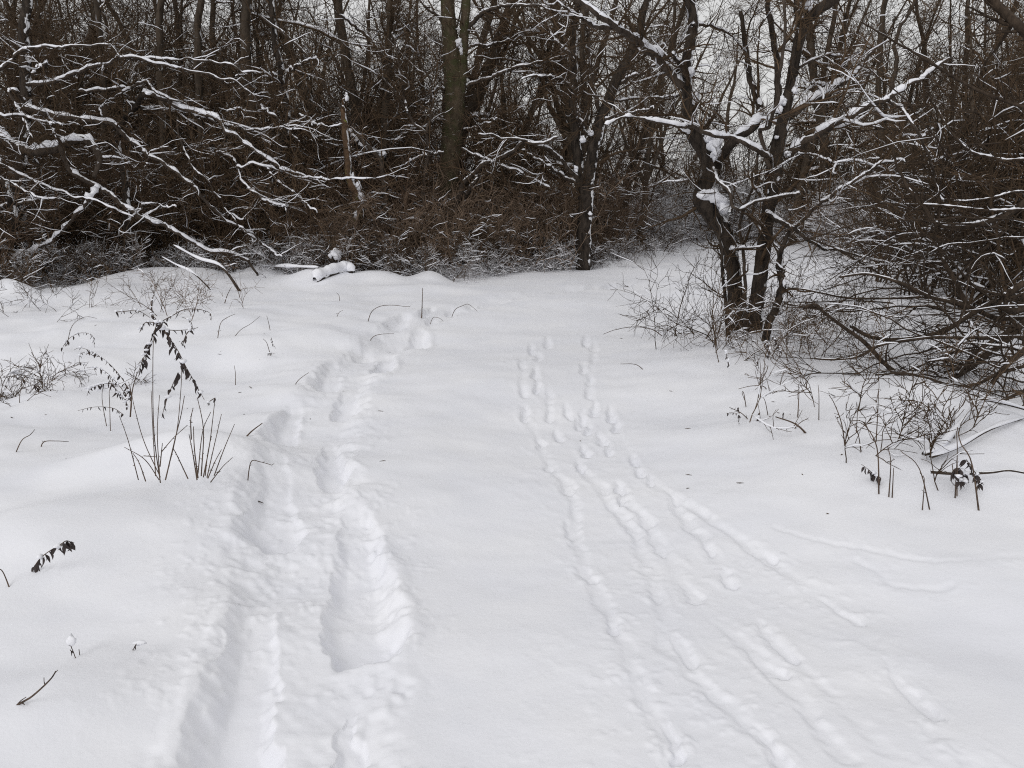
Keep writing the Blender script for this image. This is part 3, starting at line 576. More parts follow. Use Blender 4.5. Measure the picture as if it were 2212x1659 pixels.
# --- individual trunks standing in the thicket
def trunk_tree(name, label, k, pts, w0, w1, Y, seed, mat=M_FAR, side=(), tw=True, snow=0, sides=9, rootk=None):
    px = C(k, *pts[0]); p0 = at(*px, Y); p0[2] = gz(p0[0], p0[1])
    t = Tree(name, p0, label, seed=seed)
    P0 = pts[0]
    t.limb(k, pts, w0, w1, Y, Y + .3, name='trunk', mat=mat, snow=snow, sides=sides, sag=.1)
    for q in side: t.limb(k, q[0], q[1], q[2], Y, Y + q[3], snow=q[4] if len(q) > 4 else .9)
    if tw: t.twigs(9, (.6, 2.2), 7, (.3, 1.0), 3, (.2, .5), rmin=.006, snow_p=.2, tm=(.2, 1))
    return t
trunk_tree('slanting_tree', 'slanting slim trunk plastered with snow down its right side, upper left', 2, [(95, 1420), (95, 1200), (120, 960), (180, 800), (212, 660), (190, 500), (160, 350), (128, 150), (108, 0), (100, -120)], 34, 34, 18.5, 51, mat=M_TRUNK, snow=0,
           side=[([(205, 410), (270, 360), (370, 320)], 16, 8, -.4, 1.2), ([(150, 420), (60, 400), (0, 410), (-80, 420)], 12, 6, .3)])
trunk_tree('dark_trunk_tree', 'broad dark trunk left of the slanting slim trunk', 1, [(1390, 1480), (1385, 1200), (1380, 900), (1392, 600), (1358, 300), (1360, 0), (1362, -120)], 62, 50, 19.2, 52, snow=0)
trunk_tree('twin_trunk_tree', 'narrow dark trunk under the looping boughs, left of the broad one', 1, [(1110, 1480), (1112, 1200), (1110, 900), (1105, 700), (1090, 300), (1110, 0), (1112, -100)], 46, 34, 19.4, 53)
trunk_tree('upper_trunk_tree', 'dark upright trunk seen above the arching boughs at upper left', 1, [(900, 1470), (905, 1000), (895, 600), (880, 330), (892, 0), (895, -100)], 36, 34, 20.5, 54)
trunk_tree('left_wood_tree', 'dim trunk rising behind the old sprawling tree', 1, [(600, 1480), (590, 900), (570, 400), (545, 150), (520, -60)], 34, 30, 20, 55)
trunk_tree('diagonal_tree', 'thin snowy trunk slanting down to the right above the dead snag', 2, [(745, 1420), (742, 1150), (735, 980), (715, 890), (620, 770), (560, 680), (500, 592), (440, 522), (390, 440), (330, 332), (270, 262), (180, 182), (60, 90)], 30, 12, 18.3, 56, snow=.7, mat=M_LIMB)
trunk_tree('upright_tree', 'upright dark trunk midway between dead snag and lichened trunk', 2, [(745, 1430), (742, 1150), (740, 900), (745, 700), (752, 560), (765, 300), (772, 0), (775, -100)], 44, 30, 19.2, 57, mat=M_FAR,
           side=[([(755, 360), (720, 290), (640, 190), (560, 130), (470, 60)], 22, 10, -.5), ([(760, 340), (800, 150), (825, 0)], 20, 12, .4)])
trunk_tree('bowed_stem_tree', 'bowed brown stem just left of the lichened trunk', 2, [(955, 1400), (960, 1150), (965, 980), (985, 830), (970, 735), (920, 690), (860, 600), (780, 490), (700, 400)], 22, 12, 18.6, 58, snow=.5, mat=M_LIMB,
           side=[([(870, 620), (850, 540), (835, 410), (815, 300), (790, 180)], 16, 8, .3), ([(975, 735), (1010, 600), (1000, 480), (960, 380), (920, 250), (870, 110)], 14, 8, .5)])
trunk_tree('slim_tree', 'slim grey trunk right of the spreading tree, sky behind it', 4, [(845, 1180), (855, 1000), (862, 700), (856, 400), (880, 100), (905, -60)], 40, 26, 17.5, 59, mat=M_FAR, side=[([(930, 800), (935, 500), (960, 200), (1045, 30), (1100, -60)], 28, 16, -.3), ([(860, 880), (900, 840), (880, 800)], 18, 8, -.5, 1.2)])

# --- broken dead snag
YS = 18.2
b = at(*C(2, 590, 1440), YS); b[2] = gz(b[0], b[1])
t = Tree('dead_snag', b, 'broken dead snag of bare orange wood, snow sticking to its lower half', 'snag', 61)
t.limb(2, [(585, 1440), (590, 1250), (598, 1150), (580, 1060), (548, 1000), (536, 850), (527, 700), (520, 590)], 40, 24, YS, YS, name='trunk', mat=M_WOOD, sides=11, snow=0, wmid=(44, 52, 44, 36, 36, 34), jit=.02)
t.limb(2, [(525, 620), (515, 560), (540, 520)], 16, 5, YS, YS - .1, snow=1.2, name='limb', mat=M_WOOD)
t.limb(2, [(556, 1000), (570, 1300), (566, 1430)], 10, 8, YS - .2, YS - .2, snow=0)
for a in [(600, 1030, .09, .18), (612, 1085, .10, .12), (585, 1190, .06, .16), (570, 980, .05, .14), (535, 545, .07, .10), (556, 720, .05, .06), (620, 1110, .06, .08)]: t.blob(2, a[0], a[1], YS - .32, a[2], a[3], ry=.08)
t = Tree('hung_log', at(*C(2, 640, 840), 18.9), 'thick short log hung up in the brush, snow piled on it, beside the snag', 'log', 62)
t.limb(2, [(555, 745), (620, 815), (680, 855), (745, 872)], 36, 34, 18.9, 18.7, mat=M_TRUNK, snow=1.2, snow_b=.04, sides=10)
t.limb(2, [(890, 890), (960, 860), (1070, 845)], 16, 14, 18.9, 18.8, snow=1)
t.twigs(6, (.4, 1.2), 5, (.2, .6), rmin=.006, snow_p=.4)

M_BOUGH = bark_mat('dark_bough_bark', (0.020, 0.014, 0.010), (0.068, 0.049, 0.035), 18, bump=0.01)
# --- right side: drooping bushy tree, branches sweeping in from the right edge
hub = on_ground(*D(2290, 930))
t = Tree('drooping_tree', hub, 'drooping bushy tree at the right edge, limbs sweeping low over the snow', seed=71)
YR = 6.4
for pts, w0, w1, y0, y1, sn in [
    ([(1800, 300), (1659, 400), (1560, 500), (1450, 580), (1300, 690), (1200, 715), (1100, 725), (1000, 705), (900, 640), (820, 555), (740, 480), (640, 410), (560, 350), (500, 300), (440, 322)], 34, 13, 6.8, 6.2, .75),
    ([(1800, 190), (1659, 250), (1500, 290), (1400, 330), (1250, 430), (1150, 470), (1060, 487), (920, 497), (800, 475), (700, 420)], 34, 16, 7.2, 6.6, .8),
    ([(1800, 380), (1659, 380), (1500, 375), (1400, 332), (1280, 292), (1150, 262), (1050, 217), (980, 182), (860, 147), (760, 132), (640, 150)], 26, 10, 6.9, 7.0, 1),
    ([(1800, 490), (1659, 480), (1480, 482), (1330, 487), (1180, 482), (1000, 500), (900, 520), (830, 542), (740, 590), (620, 607), (500, 600)], 18, 9, 6.4, 6.0, .7),
    ([(1800, 500), (1659, 560), (1560, 640), (1480, 740)], 36, 20, 6.2, 5.9, .3),
    ([(1800, 600), (1659, 640), (1500, 690), (1380, 745), (1250, 745), (1100, 700), (980, 680), (840, 690)], 20, 9, 6.1, 5.7, .5),
    ([(1400, 330), (1290, 282), (1150, 262), (900, 267), (700, 267), (560, 242), (430, 217), (360, 212)], 15, 7, 7.1, 7.4, 1),
    ([(1000, 705), (1080, 770), (1150, 810), (1250, 822), (1330, 852), (1500, 940)], 17, 14, 6.2, 5.6, .9),
    ([(1360, 330), (1310, 240), (1290, 190), (1230, 90), (1200, 20), (1190, -60)], 24, 16, 7.1, 7.6, .9),
    ([(1800, 740), (1659, 780), (1540, 832), (1480, 832), (1330, 790)], 20, 10, 5.8, 5.5, .4),
    ([(1800, 430), (1640, 420), (1540, 470), (1400, 560), (1330, 640), (1290, 690)], 26, 12, 6.8, 6.3, .5),
    ([(1800, 300), (1640, 330), (1560, 330), (1540, 270), (1659, 180)], 30, 34, 6.8, 6.8, 1)]:
    t.limb(6, pts, w0 * 1.25, w1 * 1.25, y0, y1, mat=M_BOUGH, snow=sn * .62, n=56, snow_b=.003, jit=.006, sag=.12)
for pts, w0, w1, y0, y1, sn in [
    ([(1800, 1040), (1659, 1120), (1600, 1167), (1500, 1207), (1400, 1242), (1280, 1257), (1190, 1247), (1140, 1200), (1080, 1112), (1020, 1042), (980, 962), (950, 900), (930, 800)], 36, 9, 7.2, 7.6, 1.05),
    ([(1800, 880), (1659, 882), (1560, 887), (1460, 867), (1370, 842), (1300, 782), (1230, 692), (1180, 600)], 16, 8, 7.6, 8.0, 1.05),
    ([(1800, 290), (1659, 170), (1560, 80), (1480, 0), (1400, -80)], 44, 40, 8.2, 8.4, .4),
    ([(1800, 640), (1659, 592), (1500, 540), (1350, 472), (1200, 382), (1050, 292), (900, 202), (760, 122)], 18, 7, 8, 7.8, .1),
    ([(1800, 1200), (1659, 1160), (1500, 1165), (1330, 1150), (1200, 1135), (1100, 1130)], 14, 7, 7, 7.2, 1),
    ([(1800, 1080), (1620, 1060), (1500, 1090), (1370, 1110), (1270, 1110)], 12, 6, 7.3, 7.5, 1)]:
    t.limb(4, pts, w0 * 1.15, w1 * 1.15, y0, y1, mat=M_BOUGH, snow=sn * .95, n=56, snow_b=.005, jit=.006, sag=.15)
# boughs that the photograph shows only as a tangle: they fan out from the same foot
rng = t.rng
hubp = np.array([hub[0] + .3, hub[1] + .9, 0.0])
def fan(nb, zr, lr, azr, elr, droop, r0, Y=0):
    az = np.radians(rng.uniform(*azr, nb)); el = np.radians(rng.uniform(*elr, nb)); L = rng.uniform(*lr, nb); n = 14
    d = np.stack([np.cos(el) * np.cos(az), np.cos(el) * np.sin(az), np.sin(el)], -1)
    P = np.empty((nb, n, 3)); P[:, 0] = hubp + np.stack([rng.uniform(-.2, .5, nb), rng.uniform(-.6, 1.2, nb) + Y, rng.uniform(*zr, nb)], -1)
    for s in range(1, n):
        d = nrm(d + rng.normal(size=(nb, 3)) * .12 + np.array([0, 0, droop]))
        P[:, s] = P[:, s - 1] + d * (L / (n - 1))[:, None]
    zf = ground_h(P[..., 0], P[..., 1]) + .03
    P[..., 2] = np.maximum(P[..., 2], zf)
    R = (rng.uniform(.4, 1, nb) * r0)[:, None] * (1 - .75 * np.linspace(0, 1, n))[None] + .002
    return P, R
FP, FR = [], []
for a in [(22, (.3, 1.5), (.9, 2.2), (160, 205), (-5, 30), -.05, .010, .8), (16, (1.0, 2.4), (.9, 2.2), (150, 210), (-5, 35), -.04, .010, 1.6), (22, (.1, .6), (.7, 1.7), (160, 220), (0, 25), -.03, .008, .2)]:
    P, R = fan(*a); FP.append(P); FR.append(R)
FP, FR = np.concatenate(FP), np.concatenate(FR)
P1, R1 = grow(rng, FP, FR, 6, (.25, .9), (20, 60), 6, rf=.6, rmin=.003, up=-.01, wig=.12)
P2, R2 = grow(rng, P1, R1, 3, (.12, .4), (25, 70), 4, rf=.7, rmin=.0022, wig=.15)
tag(Buf().add(tubes(FP, FR, 5)).obj('boughs', M_BOUGH, t.root), kind='stuff')
o = Buf().add(tubes(P1, R1, 4)).add(tubes(P2, R2, 3)).obj('fine_twigs', M_BOUGH, t.root); tag(o, kind='stuff')
tag(Buf().add(snow_on(rng, FP, FR, 5, a=.6, b=.001, prob=.22, steep=.7)).add(snow_on(rng, P1, R1, 4, a=.7, b=.001, prob=.12, steep=.75)).obj('bough_snow', M_CAP, t.root), kind='stuff')
t.twigs(6, (.25, .9), 4, (.12, .4), mat=M_BOUGH, rmin=.0025, snow_p=.08, tm=(.1, 1), up=-.01, wig=.13, snow_b=.002)

# ------------------------------------------------------------------ woods and thicket: prototypes, then copies
def wood_tree(seed, H, r, nl1=17, spread=1.0, mat=M_FAR, twmat=M_TWIG, low=.12, rm=.006):
    rng = np.random.default_rng(seed)
    root = empty('wood_tree', (0, 0, 0))
    n = 14; P = np.zeros((1, n, 3)); d = np.array([0, 0, 1.0])
    for s in range(1, n):
        d = nrm(d + rng.normal(size=3) * [.09, .09, .02] + [0, 0, .05]); P[0, s] = P[0, s - 1] + d * H / (n - 1)
    P[0, 0, 2] = -.4
    R = (r * (1 - .82 * np.linspace(0, 1, n)))[None]
    # a second leader on some
    Pm, Rm = P, R
    if seed % 2:
        Q, QR = grow(rng, P, R, 2, (H * .5, H * .7), (18, 35), n, tm=(.12, .35), rf=.75, wig=.07, up=.05, taper=.8); Pm = np.concatenate([P, Q]); Rm = np.concatenate([R, QR])
    P1, R1 = grow(rng, Pm, Rm, nl1 if len(Pm) == 1 else nl1 * .6, (1.2 * spread, 3.8 * spread), (35, 85), 10, tm=(low, .97), rf=.42, rmin=.014, wig=.17, up=.035)
    P2, R2 = grow(rng, P1, R1, 8, (.5, 1.7), (30, 75), 7, tm=(.15, 1), rf=.5, rmin=rm * 1.2, wig=.18, up=.03)
    P3, R3 = grow(rng, P2, R2, 6, (.25, .9), (25, 70), 5, tm=(.15, 1), rf=.6, rmin=rm, wig=.2, up=.02)
    o = link('trunk', Buf().add(tubes(Pm, Rm, 8)).mesh('wood_trunk', mat), root)
    c = link('crown', Buf().add(tubes(P1, R1, 5)).add(tubes(P2, R2, 4)).add(tubes(P3, R3, 3)).mesh('wood_crown', twmat), root); 
    sb = Buf().add(snow_on(rng, P1, R1, 4, a=.8, b=.008, prob=.35, steep=.8)).add(snow_on(rng, P2, R2, 3, a=.8, b=.005, prob=.10, steep=.75))
    tag(link('snow', sb.mesh('wood_snow', M_CAP), root), kind='stuff'); tag(c, kind='stuff')
    return root
def shrub(seed, H, ns=15, mat=M_RED, rm=.006, snow=.18, arch=-.02, spread=.55, name='thicket_shrub'):
    rng = np.random.default_rng(seed); n = 9
    az = rng.uniform(0, 2 * math.pi, ns); tilt = rng.uniform(.05, spread, ns)
    d = np.stack([np.cos(az) * tilt, np.sin(az) * tilt, np.ones(ns)], -1); d = nrm(d)
    P = np.empty((ns, n, 3)); P[:, 0] = np.stack([rng.normal(0, .35, ns), rng.normal(0, .35, ns), np.full(ns, -.1)], -1)
    L = rng.uniform(.55, 1, ns) * H
    for s in range(1, n):
        d = nrm(d + rng.normal(size=(ns, 3)) * .12 + np.array([0, 0, arch])); P[:, s] = P[:, s - 1] + d * (L / (n - 1))[:, None]
    R = (rng.uniform(.5, 1, ns) * .006 * H)[:, None] * (1 - .7 * np.linspace(0, 1, n))[None]
    P1, R1 = grow(rng, P, R, 8, (.3 * H, .5 * H), (20, 70), 6, tm=(.1, 1), rf=.6, rmin=rm * 1.1, wig=.2, up=.0)
    P2, R2 = grow(rng, P1, R1, 5, (.1 * H, .26 * H), (25, 75), 5, tm=(.1, 1), rf=.7, rmin=rm, wig=.2, up=.0)
    sb = Buf().add(snow_on(rng, P, R, 4, a=.9, b=.006, prob=.6, steep=.7)).add(snow_on(rng, P1, R1, 3, a=.9, b=.006, prob=snow, steep=.8)).add(snow_on(rng, P2, R2, 3, a=.8, b=.004, prob=snow * .5, steep=.7))
    root = empty(name, (0, 0, 0))
    sto = link('stems', Buf().add(tubes(P, R, 5)).add(tubes(P1, R1, 4)).add(tubes(P2, R2, 3)).mesh(name + '_stems', mat), root)
    tag(link('snow', sb.mesh(name + '_snow', M_CAP), root), kind='stuff'); tag(sto, kind='stuff')
    return root
rw = np.random.default_rng(77)
WT = [wood_tree(101, 11, .14), wood_tree(102, 13, .17, 20), wood_tree(103, 9, .10, 16, .8), wood_tree(104, 12, .13, 22, 1.1, low=.08), wood_tree(105, 8, .09, 20, 1.0, low=.06)]
M_GREY = bark_mat('grey_twig_bark', (0.032, 0.022, 0.015), (0.085, 0.060, 0.040), 4, snow=1.8, snow_thr=1.1, snow_scale=3, bump=0, var=0.35)
SHR = [shrub(205, 3.0, 16, mat=M_GREY, snow=.2), shrub(206, 3.6, 14, mat=M_TWIG, snow=.2, spread=.8)]
SAP = [shrub(207, 5.5, 9, mat=M_TWIG, spread=.35, snow=.08, rm=.007, name='thicket_sapling'), shrub(208, 6.5, 8, mat=M_GREY, spread=.3, snow=.08, rm=.007, name='thicket_sapling')]
SH = [shrub(201, 2.6), shrub(202, 3.2, 18), shrub(203, 2.0, 20, spread=.9, arch=-.05), shrub(204, 3.6, 14, mat=M_TWIG)]
FROST = [shrub(211, 2.2, 18, mat=M_FROST, snow=.8, spread=.8, arch=-.04, name='snowy_shrub'), shrub(212, 2.8, 16, mat=M_FROST, snow=.8, name='snowy_shrub')]
M_TAN = bark_mat('tan_stem_bark', (0.095, 0.066, 0.047), (0.22, 0.158, 0.113), 4, snow=1.8, snow_thr=1.15, snow_scale=3, bump=0, var=0.25)
TAN = [shrub(231, 1.9, 16, mat=M_TAN, spread=.35, snow=.12, name='tan_shrub'), shrub(232, 2.4, 14, mat=M_TAN, spread=.4, snow=.12, name='tan_shrub')]
BR = [shrub(221, 1.1, 16, mat=M_FROST, snow=.6, spread=1.4, arch=-.16, rm=.005, name='bramble'), shrub(222, 1.4, 14, mat=M_TWIG, snow=.3, spread=.8, arch=-.05, rm=.005, name='bramble')]
USED = set()
def place(proto, x, y, s, rz, label, cat, group, sink=0.0, tilt=0):
    if proto.name in USED: o = copy_tree(proto)
    else: o = proto; USED.add(proto.name)
    o.location = (x, y, gz(x, y) - sink); o.scale = (s, s, s * rw.uniform(.9, 1.1)); o.rotation_euler = (rw.normal() * tilt, rw.normal() * tilt, rz)
    tag(o, label, cat, group); return o
def bearing(px, Y): return (px - 512) / FPX / CP * Y * (1 / 1.0)
ZONES = [(140, 'behind the old sprawling tree at far left'), (300, 'behind the looping boughs left of the dead snag'), (445, 'around the dead snag'), (580, 'between the lichened trunk and the forked tree'), (700, 'between the forked tree and the crooked trunk'), (850, 'behind the paired trunks'), (9999, 'behind the drooping tree at right')]
def zone(px): return next(t for a, t in ZONES if px < a)
for Yd0, Yd1, cnt, word in [(20.5, 26, 24, 'nearer'), (26, 34, 32, 'nearer'), (34, 48, 34, 'distant'), (48, 75, 34, 'distant')]:
    for k in range(cnt):
        Y = rw.uniform(Yd0, Yd1); px = -60 + (k + rw.uniform(.1, .9)) * 1144 / cnt; q = rw.random()
        if 640 < px < 770 and Y < 34: continue
        if 470 < px < 880 and q < .3: continue
        if px > 800 and Y < 26: Y += 4
        place(WT[rw.integers(5)], bearing(px, Y), Y, rw.uniform(.8, 1.25), rw.uniform(0, 6.28), word + ' bare tree of the dense wood ' + zone(px), 'tree', word + ' wood ' + zone(px), .05, .05)
for k in range(26):
    px = -50 + (k + rw.uniform(0, 1)) * 500 / 26; Y = rw.uniform(21, 38); word = 'nearer' if Y < 34 else 'distant'
    place(WT[rw.integers(5)], bearing(px, Y), Y, rw.uniform(.7, 1.05), rw.uniform(0, 6.28), word + ' bare tree of the dense wood ' + zone(px), 'tree', word + ' wood ' + zone(px), .05, .05)
for off0, off1, cnt, word in [(.8, 2.6, 46, 'front'), (2.4, 5, 50, 'front'), (5, 9, 50, 'rear'), (9, 16, 44, 'rear')]:
    for k in range(cnt):
        px = -70 + (k + rw.uniform(.1, .9)) * 1164 / cnt
        Y = np.interp(px, EDGE_X, EDGE_Y) + rw.uniform(off0, off1)
        if off0 < 1 and 520 < px < 760: Y += .8
        if 615 < px < 720: Y = max(Y, 34.5 + off0)
        if px > 700: Y += 1.5
        place(SH[rw.integers(4)], bearing(px, Y), Y, rw.uniform(.7, 1.15), rw.uniform(0, 6.28), 'reddish leafless shrub, %s thicket %s' % (word, zone(px)), 'shrub', word + ' thicket ' + zone(px), .05, .08)
for k in range(60):
    px = -60 + (k + rw.uniform(0, 1)) * 1140 / 60; Y = np.interp(px, EDGE_X, EDGE_Y) + rw.uniform(2.5, 13)
    place(SAP[k % 2], bearing(px, Y), Y, rw.uniform(.75, 1.2), rw.uniform(0, 6.28), 'slender many-stemmed sapling ' + zone(px), 'sapling', 'saplings ' + zone(px), .05, .06)
for k in range(60):
    px = 640 + rw.uniform(0, 290) * (.3 if k % 2 else 1); Y = np.interp(px, EDGE_X, EDGE_Y) + rw.uniform(.5, 5)
    if px < 720: Y = max(Y, rw.uniform(29, 34))
    place(FROST[rw.integers(2)], bearing(px, Y), Y, rw.uniform(.6, 1.0), rw.uniform(0, 6.28), 'snow-crusted pale shrub ' + zone(px), 'shrub', 'snowy shrubs ' + zone(px), .05, .08)
for k in range(34):
    px = 330 + (k + rw.uniform(0, 1)) * 275 / 34; Y = np.interp(px, EDGE_X, EDGE_Y) + rw.uniform(.3, 2.6)
    place(TAN[k % 2], bearing(px, Y), Y, rw.uniform(.6, 1.1), rw.uniform(0, 6.28), 'upright tan-stemmed shrub at the thicket front ' + zone(px), 'shrub', 'tan shrubs ' + zone(px), .03, .06)
for k in range(84):
    px = -40 + (k + rw.uniform(0, 1)) * 720 / 84; Y = np.interp(px, EDGE_X, EDGE_Y) + rw.uniform(-.3, 1.3)
    place(BR[int(k % 3 == 0)], bearing(px, Y), Y, rw.uniform(.5, 1.05), rw.uniform(0, 6.28), 'low snowy bramble at the clearing edge ' + zone(px), 'bramble', 'brambles ' + zone(px), .03, .06)
# taller brush behind the drooping tree on the right
for k, (px, Y) in enumerate([(930, 11), (985, 10), (1040, 9.5), (960, 14), (1015, 13), (890, 15), (1060, 12), (1000, 16.5), (940, 18), (870, 19), (1050, 16)]):
    place(SHR[k % 2], bearing(px, Y), Y, rw.uniform(1.0, 1.4), rw.uniform(0, 6.28), 'tall dark shrub behind the drooping tree on the right', 'shrub', 'shrubs behind the drooping tree', .05, .1)
for k, (px, Y) in enumerate([(1010, 11.5), (1050, 14), (960, 16.5), (1075, 10)]):
    place(WT[[2, 4, 2, 4][k]], bearing(px, Y), Y, rw.uniform(.6, .8), rw.uniform(0, 6.28), 'small many-twigged tree in the dark right-hand brush', 'tree', 'small trees on the right', .05, .05)

# shrub round the feet of the paired trunks
def low_bush(name, label, px, py, H, ns, seed, mat=M_TWIG, spread=1.0, arch=-.06, snow=.2, rm=.0028):
    p = on_ground(*D(px, py)); o = shrub(seed, H, ns, mat=mat, spread=spread, arch=arch, snow=snow, rm=rm, name=name)
    for c in o.children: pass
    o.location = tuple(p); tag(o, label, 'shrub'); return o
low_bush('thorny_bush', 'wide thorny bush at the foot of the crooked trunk, arching over the path', 1525, 735, 1.5, 17, 301, spread=1.6, arch=-.10)
low_bush('thorny_bush', 'thorny bush growing up between the two paired trunks', 1625, 765, 1.0, 9, 302, spread=.8, arch=-.03)
low_bush('thorny_bush', 'upright thin bush right of the slender bent stem', 1740, 745, 1.2, 10, 303, spread=.7, arch=-.04)
low_bush('thorny_bush', 'thin spindly bush under the sweeping limbs at right', 1960, 890, .85, 7, 304, spread=.8, arch=-.05)
low_bush('thorny_bush', 'low twiggy bush below the drooping tree near the right edge', 2090, 955, .7, 10, 305, spread=.9, arch=-.06)
low_bush('arching_bush', 'small bush of arching dark stems at the left edge', -10, 860, .75, 18, 306, spread=1.5, arch=-.16)
low_bush('arching_bush', 'open spindly bush standing at left in front of the thicket', 470, 690, .9, 4, 307, spread=.6, arch=-.01, mat=M_RED)
low_bush('arching_bush', 'spindly bush beside the far left edge of the clearing', 90, 665, .9, 6, 308, spread=.8, arch=-.02)
low_bush('arching_bush', 'spindly bush below the big snowy limb at left', 290, 660, 1.0, 7, 309, spread=.8, arch=-.02)

# ------------------------------------------------------------------ logs, stumps
def snow_log(name, label, pts, w, snow_b, cat='log', seed=1, Y=None):
    ps = [on_ground(*D(*p)) for p in pts]
    rng = np.random.default_rng(seed); root = empty(name, ps[0], label, cat)
    P = smooth_path(np.array(ps) + np.stack([np.zeros(len(ps)), np.zeros(len(ps)), w * np.linspace(.5, -.2, len(ps))], -1), 24); R = np.full(24, w) * (1 + .15 * (rng.random(24) - .5)); R[0] *= .8; R[-1] *= .7
    Buf().add(tubes(P, R, 9)).obj('log', M_TRUNK, root)
    Buf().add(snow_on(rng, P, R, 9, a=1.05, b=snow_b, lump=.25)).obj('snow_cap', M_CAP, root); return root
r_ = snow_log('fallen_log', 'short fallen log under a rounded thick cap of snow at the thicket edge', [(680, 604), (710, 600), (745, 598), (765, 600)], .075, .025, seed=3)
g = on_ground(*D(712, 585)); o = link('stump', lump_mesh(np.random.default_rng(8), .10, .10, .17, M_TRUNK, 'stump'), None, g + [0, .6, .15]); tag(o, 'small stump with a ball of snow behind the snow-capped log', 'stump')
link('snow_cap', lump_mesh(np.random.default_rng(9), .14, .13, .12), o, (0, -.03, .07))
def stick(name, label, pts, w_mm, cat='stick', seed=0, lift=None, snow=0, mat=None, conv=D, nub=0):
    """a stick: first point on the snow, the rest in the upright sheet through it (lift=None) or all lying on the snow"""
    rng = np.random.default_rng(seed + 900)
    p0 = on_ground(*conv(*pts[0]))
    if lift is None: ps = [p0 - [0, 0, .05]] + [at(*conv(*p), p0[1] + rng.uniform(-.06, .06)) for p in pts[1:]]
    else: ps = [on_ground(*conv(*p)) + [0, 0, lift] for p in pts]
    n = 18; P = smooth_path(np.array(ps), n); r = w_mm / 2000; R = r * (1 - .55 * np.linspace(0, 1, n))
    b = Buf().add(tubes(P, R, 5))
    if nub:
        P1, R1 = grow(rng, P[None], R[None], nub, (.02, .05), (30, 60), 3, rf=.8, rmin=r * .5); b.add(tubes(P1, R1, 3))
    o = link(name, b.mesh(name, mat or M_STEM, p0), None, p0)
    if snow: Buf().add(snow_on(rng, P, R, 5, a=1, b=snow)).obj('snow_cap', M_CAP, o)
    if label: tag(o, label, cat)
    return o
c5 = lambda x, y: C(5, x, y)
c6 = lambda x, y: C(6, x, y)
e3 = E3
stick('lying_branch', 'snow-topped branch lying between the big snowy limb tip and the fallen log', [(555, 590), (600, 592), (640, 597), (690, 600)], 60, 'branch', 1, lift=.12, snow=.02, mat=M_LIMB)
stick('fallen_branch', 'pale fallen branch slanting into the snow left of the lying branch', [(520, 604), (480, 578), (430, 560), (375, 530)], 60, 'branch', 2, snow=.015, mat=M_LIMB)
stick('fallen_branch', 'thin fallen branch crossing the mound left of the slanting pale one', [(460, 608), (420, 592), (380, 572), (350, 555)], 35, 'branch', 3, snow=.01, mat=M_LIMB)
stick('dry_stick', 'straight upright stick standing in the snow beside the deep trail', [(1633, 240), (1638, 120), (1641, 5)], 17, conv=e3, seed=4, nub=5)
stick('dry_stick', 'long bowed stalk arching over the snow left of the upright stick', [(1230, 248), (1265, 180), (1330, 138), (1420, 130), (1530, 142), (1555, 135)], 11, conv=e3, seed=5)
stick('dry_stick', 'small hoop of stalk in the snow right of the upright stick', [(1685, 258), (1715, 228), (1745, 220), (1775, 232), (1798, 254)], 9, conv=e3, seed=6)
stick('dry_stick', 'forked stalk leaning near the end of the deep trail', [(1845, 205), (1880, 165), (1935, 135), (1980, 124), (2045, 175)], 11, conv=e3, seed=7)
stick('dry_stick', 'bowed stalk leaning across the deep trail', [(1238, 400), (1280, 362), (1340, 344), (1430, 340)], 9, conv=e3, seed=8)
stick('dry_stick', 'dark stalk stuck in the left wall of the deep trail', [(676, 722), (720, 690), (760, 655), (803, 627)], 8, conv=e3, seed=9)
stick('dry_stick', 'short dark stick half buried at the left edge of the trail', [(305, 1120), (370, 1070), (460, 1000)], 14, conv=e3, seed=10)
stick('dry_stick', 'thin bent twig lying across the trail beside the dead weeds', [(333, 1312), (375, 1288), (440, 1285), (500, 1300), (530, 1310), (547, 1298)], 7, conv=e3, seed=11, nub=4)
stick('dry_stick', 'tiny fragment of stick inside the deep trail', [(430, 1548), (466, 1552)], 8, conv=e3, lift=.01, seed=12)
stick('dry_stick', 'lone upright twig midway between dead weeds and trail', [(257, 710), (262, 640), (252, 575)], 8, conv=e3, seed=13)
stick('dry_stick', 'slanting twig beside a small curled leaf in the left snowfield', [(524, 465), (495, 415), (465, 378)], 9, conv=e3, seed=14)
stick('dry_stick', 'short bent twig above the slanting one in the left snowfield', [(520, 303), (505, 255), (492, 208)], 9, conv=e3, seed=15)
stick('dry_stick', 'long thin stalk leaning right from a tuft in the left snowfield', [(232, 355), (300, 312), (370, 270), (445, 210)], 8, conv=e3, seed=16)
stick('dry_stick', 'bent stalk with side shoots left of the long leaning one', [(122, 355), (150, 270), (195, 225), (260, 195)], 10, conv=e3, seed=17, nub=5)
stick('dry_stick', 'slanted twig in the snow below the stump', [(997, 218), (1025, 185), (1055, 168)], 9, conv=e3, seed=18)
stick('dry_stick', 'twig bent over near the top of the left snowfield', [(1032, 100), (1025, 60), (1005, 38)], 11, conv=e3, seed=19)
stick('dry_stick', 'forked stalk poking up left of the bent-over twig', [(175, 118), (200, 60), (232, -5)], 17, conv=e3, seed=20)
stick('dry_stick', 'dark stick leaning at the left border of the snowfield', [(70, 975), (120, 915), (165, 885), (192, 855)], 8, conv=c5, seed=21)
stick('dry_stick', 'thin stalk lying with a curled tip left of the dead weeds', [(215, 945), (240, 925), (310, 918), (380, 922)], 8, conv=c5, seed=22, nub=4)
stick('dry_stick', 'curved twig rising at the lower left corner', [(-20, 1420), (60, 1355), (160, 1290), (235, 1225), (272, 1185), (290, 1155)], 8, conv=lambda x, y: (x * 700 / 913 / 4, (y * 700 / 913 + 1800) / 4), seed=23, nub=8)
